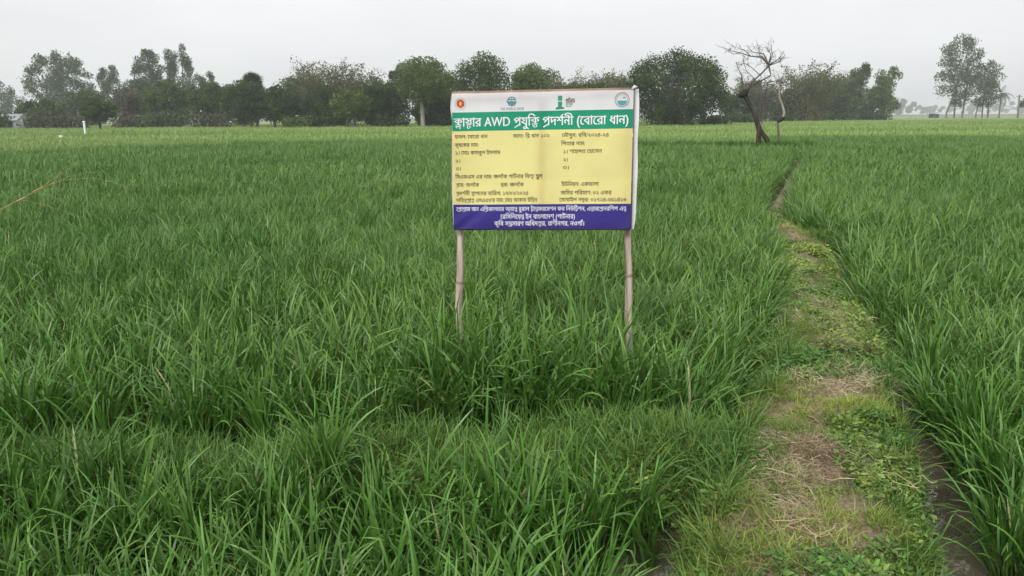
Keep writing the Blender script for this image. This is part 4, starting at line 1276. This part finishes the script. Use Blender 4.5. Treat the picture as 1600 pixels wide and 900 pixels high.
# dark filling trees behind the front row
for k, (a, b_, yt, d, lb) in enumerate([(96, 186, 138, 152, 'dull tree mass behind the short round tree'), (176, 262, 122, 152, 'grey tree mass behind the brown bamboo at left'),
        (330, 420, 124, 136, 'shaded tree mass behind the fan palm'), (430, 520, 112, 136, 'shaded tree mass on the left flank of the big bamboo'),
        (540, 650, 118, 132, 'shaded tree mass on the right flank of the big bamboo'), (640, 740, 112, 130, 'shaded trees behind the light green tree'),
        (780, 900, 104, 130, 'shaded tree mass above the centre of the sign'), (900, 1000, 114, 130, 'shaded tree mass between thin bamboo and the dome-shaped tree'),
        (1120, 1230, 126, 156, 'hazy tree mass behind the bare tree'), (1225, 1330, 114, 164, 'hazy tree mass behind the leaning bamboo'), (1310, 1400, 132, 186, 'hazy low tree mass near the open gap')]):
    broadleaf('backing_tree', lb, a, b_, yt, d, (F_MID, F_GREY, F_LIGHT)[k % 3], 800 + k, 5200, .0, lobes=18, leaf=.4, group=TL)
# far, faded rows in the gap
broadleaf('distant_tree', 'faint blue tree far away in the gap, larger left one', 1378, 1428, 154, 1000, F_MID, 61, 2200, .02, lobes=10, leaf=2.2, group='faded far trees in the gap')
broadleaf('distant_tree', 'faint blue tree far away in the gap, smaller right one', 1424, 1470, 163, 1200, F_MID, 62, 2000, .02, lobes=10, leaf=2.2, group='faded far trees in the gap')
broadleaf('distant_tree', 'faint blue tree row low behind the tall right trunks', 1470, 1560, 160, 1250, F_MID, 63, 2600, .02, lobes=14, leaf=2.6, group='faded far trees in the gap')
broadleaf('distant_tree', 'faint blue trees behind the pole at the right edge', 1545, 1640, 158, 1200, F_MID, 64, 2600, .02, lobes=14, leaf=2.6, group='faded far trees in the gap')
# tall group on the right
TR = 'tall trees standing alone at the right'
broadleaf('tall_tree', 'tallest tree at the right with dense narrow crown', 1454, 1526, 52, 225, F_GREY, 71, 6400, .14, lobes=30, leaf=.5, fill=.55, gap=.33, lr=(.18, .34), stems=3, trunk_r=.24, group=TR)
broadleaf('tall_tree', 'shorter tree on the right side of the tallest right tree', 1506, 1560, 92, 228, F_GREY, 72, 4200, .16, lobes=22, leaf=.5, fill=.55, gap=.35, lr=(.18, .34), stems=3, trunk_r=.2, group=TR)
palm('small drooping palm near the pole at the right edge', 1560, 134, 20, 215, 73, False, F_MID)
broadleaf('round_tree', 'small tree cut by the right edge of the picture', 1590, 1640, 146, 210, F_MID, 74, 1800, .3, lobes=10, leaf=.5, group=TR)

# undergrowth at the feet of the trees
sh = [(-30, 30, 172, 118, F_MID, 'dull shrub right behind the hut at the left edge'), (38, 92, 172, 112, F_BROWN, 'brown brush beside the hut'), (84, 140, 176, 113, F_BROWN, 'brown brush left of the short round tree'),
      (176, 232, 170, 114, F_BROWN, 'brown brush right of the short round tree'), (228, 300, 168, 113, F_GREY, 'grey green shrub below the tall pair'), (296, 362, 172, 112, F_BROWN, 'low brownish shrub left of the small palm'),
      (440, 484, 178, 101, F_LIGHT, 'small pale shrub right of the palm trees'), (476, 520, 172, 104, F_DARK, 'dark low shrub left of the small round tree'), (580, 640, 176, 103, F_DARK, 'dark low shrub left of the pale forked trunk'),
      (684, 740, 172, 104, F_DARK, 'dark low shrub right of the pale forked trunk, beside the sign'), (1092, 1150, 176, 104, F_GREY, 'grey low shrub right of the big dome-shaped tree'), (1140, 1182, 172, 124, F_GREY, 'grey brush left of the bare trunk'),
      (1196, 1250, 172, 140, F_GREY, 'grey brush right of the bare tree'), (1236, 1296, 174, 150, F_BROWN, 'brown brush below the leaning bamboo'), (1290, 1340, 172, 162, F_GREY, 'low shrub below the brownish tree'), (1340, 1400, 170, 170, F_DARK, 'low dark shrub at the open gap')]
for k, (a, b_, yt, d, mt, lb) in enumerate(sh): shrub(lb, a, b_, yt, d, mt, 500 + k)

# --- bare pollarded tree on the bank
BY = 33.5
B0 = place(1190, BY)
bare = empty('bare_tree', B0); tag(bare, 'leafless pollarded tree with dark leaning trunk and spreading bare twigs', 'tree')
def zp(zx, zy, dy=0.0): return at(1100 + zx / 4.5, 40 + zy / 4.5, BY + dy) - B0
r = np.random.default_rng(5)
b_ = MB()
b_.tube([zp(384, 870), zp(384, 800), zp(386, 740), zp(370, 660), zp(345, 600), zp(315, 540), zp(290, 495)], [.135, .115, .10, .11, .085, .08, .11], 8)
b_.tube([zp(462, 860, .1), zp(440, 800, .1), zp(405, 750, .05), zp(382, 690)], [.15, .11, .09, .075], 7)
b_.build('trunk', BARK_DARK, bare)
b_ = MB(); b_.tube([zp(238, 492), zp(262, 486), zp(285, 480), zp(306, 452)], [.06, .15, .17, .08], 7); b_.build('stump', solid_mat('charred_wood', (.008, .007, .006), (.03, .024, .02), 8, .9), bare)
b_ = MB()
tips = []
def branch(pts, r0, r1, dy=0.0, col=b_):
    P = np.array([zp(x, y, dy * k / max(1, len(pts) - 1)) for k, (x, y) in enumerate(pts)])
    col.tube(P, np.linspace(r0, r1, len(P)) * .64, 5); tips.append(P)
branch([(405, 690), (415, 600), (432, 490), (443, 425), (448, 395)], .05, .035)
branch([(275, 480), (272, 400), (262, 340), (235, 290), (228, 255)], .05, .016, .3)
branch([(305, 455), (345, 390), (400, 340), (440, 300), (455, 272)], .055, .045, -.2)
branch([(320, 430), (380, 400), (470, 350), (460, 300), (450, 270)], .045, .05, .2)
branch([(452, 272), (405, 222), (330, 215), (250, 190), (170, 172)], .06, .015, -.5)
branch([(452, 272), (420, 200), (340, 185), (310, 150)], .05, .013, .6)
branch([(456, 270), (470, 200), (430, 150)], .045, .012, -.3)
branch([(456, 270), (480, 205), (470, 135)], .045, .012, .2)
branch([(458, 275), (520, 240), (562, 182)], .042, .011, -.4)
branch([(458, 280), (530, 255), (575, 205)], .04, .010, .5)
branch([(400, 225), (385, 190), (390, 150)], .03, .010)
branch([(330, 215), (280, 170), (222, 155)], .028, .009, -.3)
branch([(250, 195), (200, 200), (160, 170)], .024, .008, .2)
branch([(390, 345), (330, 290), (285, 265), (240, 280)], .03, .009, .3)
branch([(360, 380), (300, 320), (270, 240)], .028, .009, -.2)
branch([(443, 400), (500, 390), (560, 400), (600, 360)], .028, .010, .2)
branch([(300, 470), (350, 410), (430, 400), (520, 385)], .03, .01, -.2)
for P in list(tips[1:]):                                    # fine twigs
    for q in range(9):
        k = r.integers(1, len(P)); u = r.random(); p = P[k - 1] * (1 - u) + P[k] * u
        if p[2] < 2.0 and r.random() < .6: continue
        d = (P[k] - P[k - 1]); d /= np.linalg.norm(d) + 1e-9
        e = p + (d * .5 + r.normal(0, .6, 3) + np.array([0, 0, .12])) * r.uniform(.15, .42)
        m_ = (p + e) / 2 + r.normal(0, .04, 3)
        b_.tube([p, m_, e], [.008, .006, .004], 3, False)
        for s_ in range(2):
            e2 = m_ + (d * .3 + r.normal(0, .6, 3) + np.array([0, 0, .1])) * r.uniform(.1, .26)
            b_.tube([m_, e2], [.006, .003], 3, False)
b_.build('branches', solid_mat('grey_twig', (.05, .042, .038), (.125, .102, .092), 6, .85), bare)
b_ = MB(); b_.tube([zp(245, 478), (zp(205, 455)), zp(160, 420), zp(105, 360)], [.035, .03, .022, .012], 5); b_.tube([zp(160, 420), zp(120, 400), zp(60, 350)], [.016, .012, .008], 4)
b_.build('dead_branch', BARK_PALE, bare)

C0 = place(1217, BY + .6)
stub = empty('pollarded_stem', C0); tag(stub, 'thin crooked pale stem with a dark knot, right of the bare tree', 'tree')
def zq(zx, zy): return at(1100 + zx / 4.5, 40 + zy / 4.5, BY + .6) - C0
b_ = MB(); b_.tube([zq(534, 870), zq(530, 800), zq(522, 730), zq(520, 682)], [.07, .055, .05, .05], 6); b_.build('trunk', BARK, stub)
b_ = MB(); b_.tube([zq(516, 680), zq(535, 668), zq(552, 656), zq(562, 640)], [.04, .075, .085, .05], 7); b_.build('knot', MATS['charred_wood'], stub)
b_ = MB(); b_.tube([zq(556, 650), zq(564, 610), zq(550, 560), zq(530, 505), zq(528, 440), zq(545, 380)], [.05, .055, .05, .045, .03, .016], 6)
for k in range(16):
    u = r.uniform(.45, 1); p = zq(530 + 15 * (u - .5), 505 - 125 * u); e = p + np.array([r.normal(.1, .35), r.normal(0, .3), r.uniform(.15, .7)])
    b_.tube([p, (p + e) / 2 + r.normal(0, .05, 3), e], [.014, .010, .006], 3, False)
b_.build('upper_stem', BARK_PALE, stub)

# grassy bank the bare tree stands on
for lab, px, wpx, hp, d, sd in (('dark grass tussock at the foot of the leaning dark trunk', 1203, 20, .55, BY - .3, 1), ('low dark grass tuft at the foot of the crooked stem', 1220, 12, .5, BY + .3, 2)):
    pp = place(px, d); rr_ = np.random.default_rng(sd); n = 160
    p0 = np.stack([rr_.normal(0, wpx * d / FPX * .3, n), rr_.normal(0, .3, n), np.full(n, .1)], -1)
    v_, f_, al, lf = blades(n, 4, rr_, p0, rr_.uniform(0, 6.28, n), R(80) - np.abs(rr_.normal(0, .4, n)), rr_.uniform(.25, hp, n), np.full(n, .03), np.abs(rr_.normal(.7, .4, n)))
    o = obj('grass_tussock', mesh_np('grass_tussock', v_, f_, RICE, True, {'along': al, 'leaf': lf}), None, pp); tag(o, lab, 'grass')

# ------------------------------------------------------------------ small things in the distance
WHITE = solid_mat('white_paint', (.70, .72, .70), (.82, .83, .82), 3, .6)
def marker(label, px, ytop, depth, rad, name):
    P = place(px, depth); top = at(px, ytop, depth)[2]
    root = empty(name, P); tag(root, label, 'post')
    b_ = MB(); b_.tube([(0, 0, -.1), (0, 0, top * .5), (0, 0, top)], [rad, rad, rad], 10); b_.build('shaft', WHITE, root)
    b_ = MB(); b_.tube([(0, 0, top - .02), (0, 0, top + .04), (0, 0, top + .06)], [rad * 1.3, rad * 1.3, rad * .9], 10); b_.build('cap', WHITE, root)
marker('thin white post standing in the pale paddy at the far left', 131, 190.5, 66, .085, 'white_post')
marker('short white pipe end showing above the rice left of the white post', 92, 213.5, 52, .085, 'field_pipe')

# hut at the left edge
P = place(14, 120); hut = empty('hut', P); tag(hut, 'small pale hut with grey sheet roof at the left edge', 'hut')
WALL = solid_mat('pale_wall', (.42, .42, .46), (.56, .55, .58), 2, .85); ROOF = solid_mat('sheet_roof', (.30, .33, .38), (.46, .50, .55), 4, .5, .5, 0, (8, 1, 1))
hw, hd, hh = 2.1, 1.6, 1.75
b_ = MB(); b_.box((-hw, -hd, 0), (hw, hd, hh)); b_.build('wall', WALL, hut, False)
for s_ in (-1, 1):
    b_ = MB(); e0 = hw + .3
    V = [(-e0, s_ * (hd + .35), hh - .12), (e0, s_ * (hd + .35), hh - .12), (e0, 0, hh + .85), (-e0, 0, hh + .85)]
    V2 = [(x, y, z + .05) for x, y, z in V]
    b_.add(np.array(V + V2), [[0, 1, 2, 3], [7, 6, 5, 4], [0, 4, 5, 1], [1, 5, 6, 2], [2, 6, 7, 3], [3, 7, 4, 0]]); b_.build('roof', ROOF, hut, False)
for s_ in (-1, 1):
    b_ = MB(); b_.add([(s_ * hw * .998, -hd, hh), (s_ * hw * .998, hd, hh), (s_ * hw * .998, 0, hh + .8), (s_ * hw * .9, -hd, hh), (s_ * hw * .9, hd, hh), (s_ * hw * .9, 0, hh + .8)], [[0, 1, 2], [5, 4, 3]]); b_.build('gable', WALL, hut, False)
DARKO = solid_mat('dark_opening', (.02, .02, .022), (.035, .035, .04), 3, .7)
b_ = MB(); b_.box((-.55, -hd - .03, .05), (.15, -hd + .02, 1.55)); b_.build('door', DARKO, hut, False)
b_ = MB(); b_.box((.85, -hd - .03, .75), (1.5, -hd + .02, 1.35)); b_.build('window', DARKO, hut, False)

# little shed far away in the gap
P = place(1458, 250); shed = empty('field_shed', P); tag(shed, 'tiny dark shed far out in the open gap', 'shed')
b_ = MB(); b_.box((-1.1, -1, 0), (1.1, 1, 1.6)); b_.build('wall', solid_mat('dark_shed', (.05, .055, .065), (.09, .10, .11), 3, .8), shed, False)
b_ = MB(); b_.add([(-2.0, -1.4, 1.7), (1.5, -1.4, 1.95), (1.5, 1.4, 1.95), (-2.0, 1.4, 1.7), (-2.0, -1.4, 1.8), (1.5, -1.4, 2.05), (1.5, 1.4, 2.05), (-2.0, 1.4, 1.8)], [[0, 3, 2, 1], [4, 5, 6, 7], [0, 1, 5, 4], [1, 2, 6, 5], [2, 3, 7, 6], [3, 0, 4, 7]]); b_.build('roof', ROOF, shed, False)

# pole at the right edge with its wires
P = place(1588, 205); H = at(1587, 148, 205)[2]
po = empty('utility_pole', P); tag(po, 'plain dark pole standing near the right edge', 'pole')
b_ = MB(); b_.tube([(0.25, 0, -.2), (0.1, 0, H * .5), (-.1, 0, H)], [.28, .24, .19], 8); b_.build('shaft', solid_mat('pole_concrete', (.11, .105, .10), (.18, .17, .165), 2, .85), po)
b_ = MB(); b_.tube([(-.9, 0, H - .5), (.7, 0, H - .45)], [.06, .06], 5); b_.build('crossarm', BARK_DARK, po)

# ------------------------------------------------------------------ haze: one closed box of even air round the whole place
m, t, N, L = nodes_of('haze_air')
pv = mk(t, 'ShaderNodeVolumePrincipled', Density=.00062, Anisotropy=.2)
pv.inputs['Color'].default_value = (.93, .96, 1.0, 1)
o = N.new('ShaderNodeOutputMaterial'); L.new(pv.outputs[0], o.inputs['Volume'])
b_ = MB(); ex = 2100
b_.box((-ex, -ex, -1.5), (ex, ex, 36))
hz = b_.build('haze', m, None, False)
tag(hz, 'pale grey haze lying over the fields', 'haze', kind='stuff')
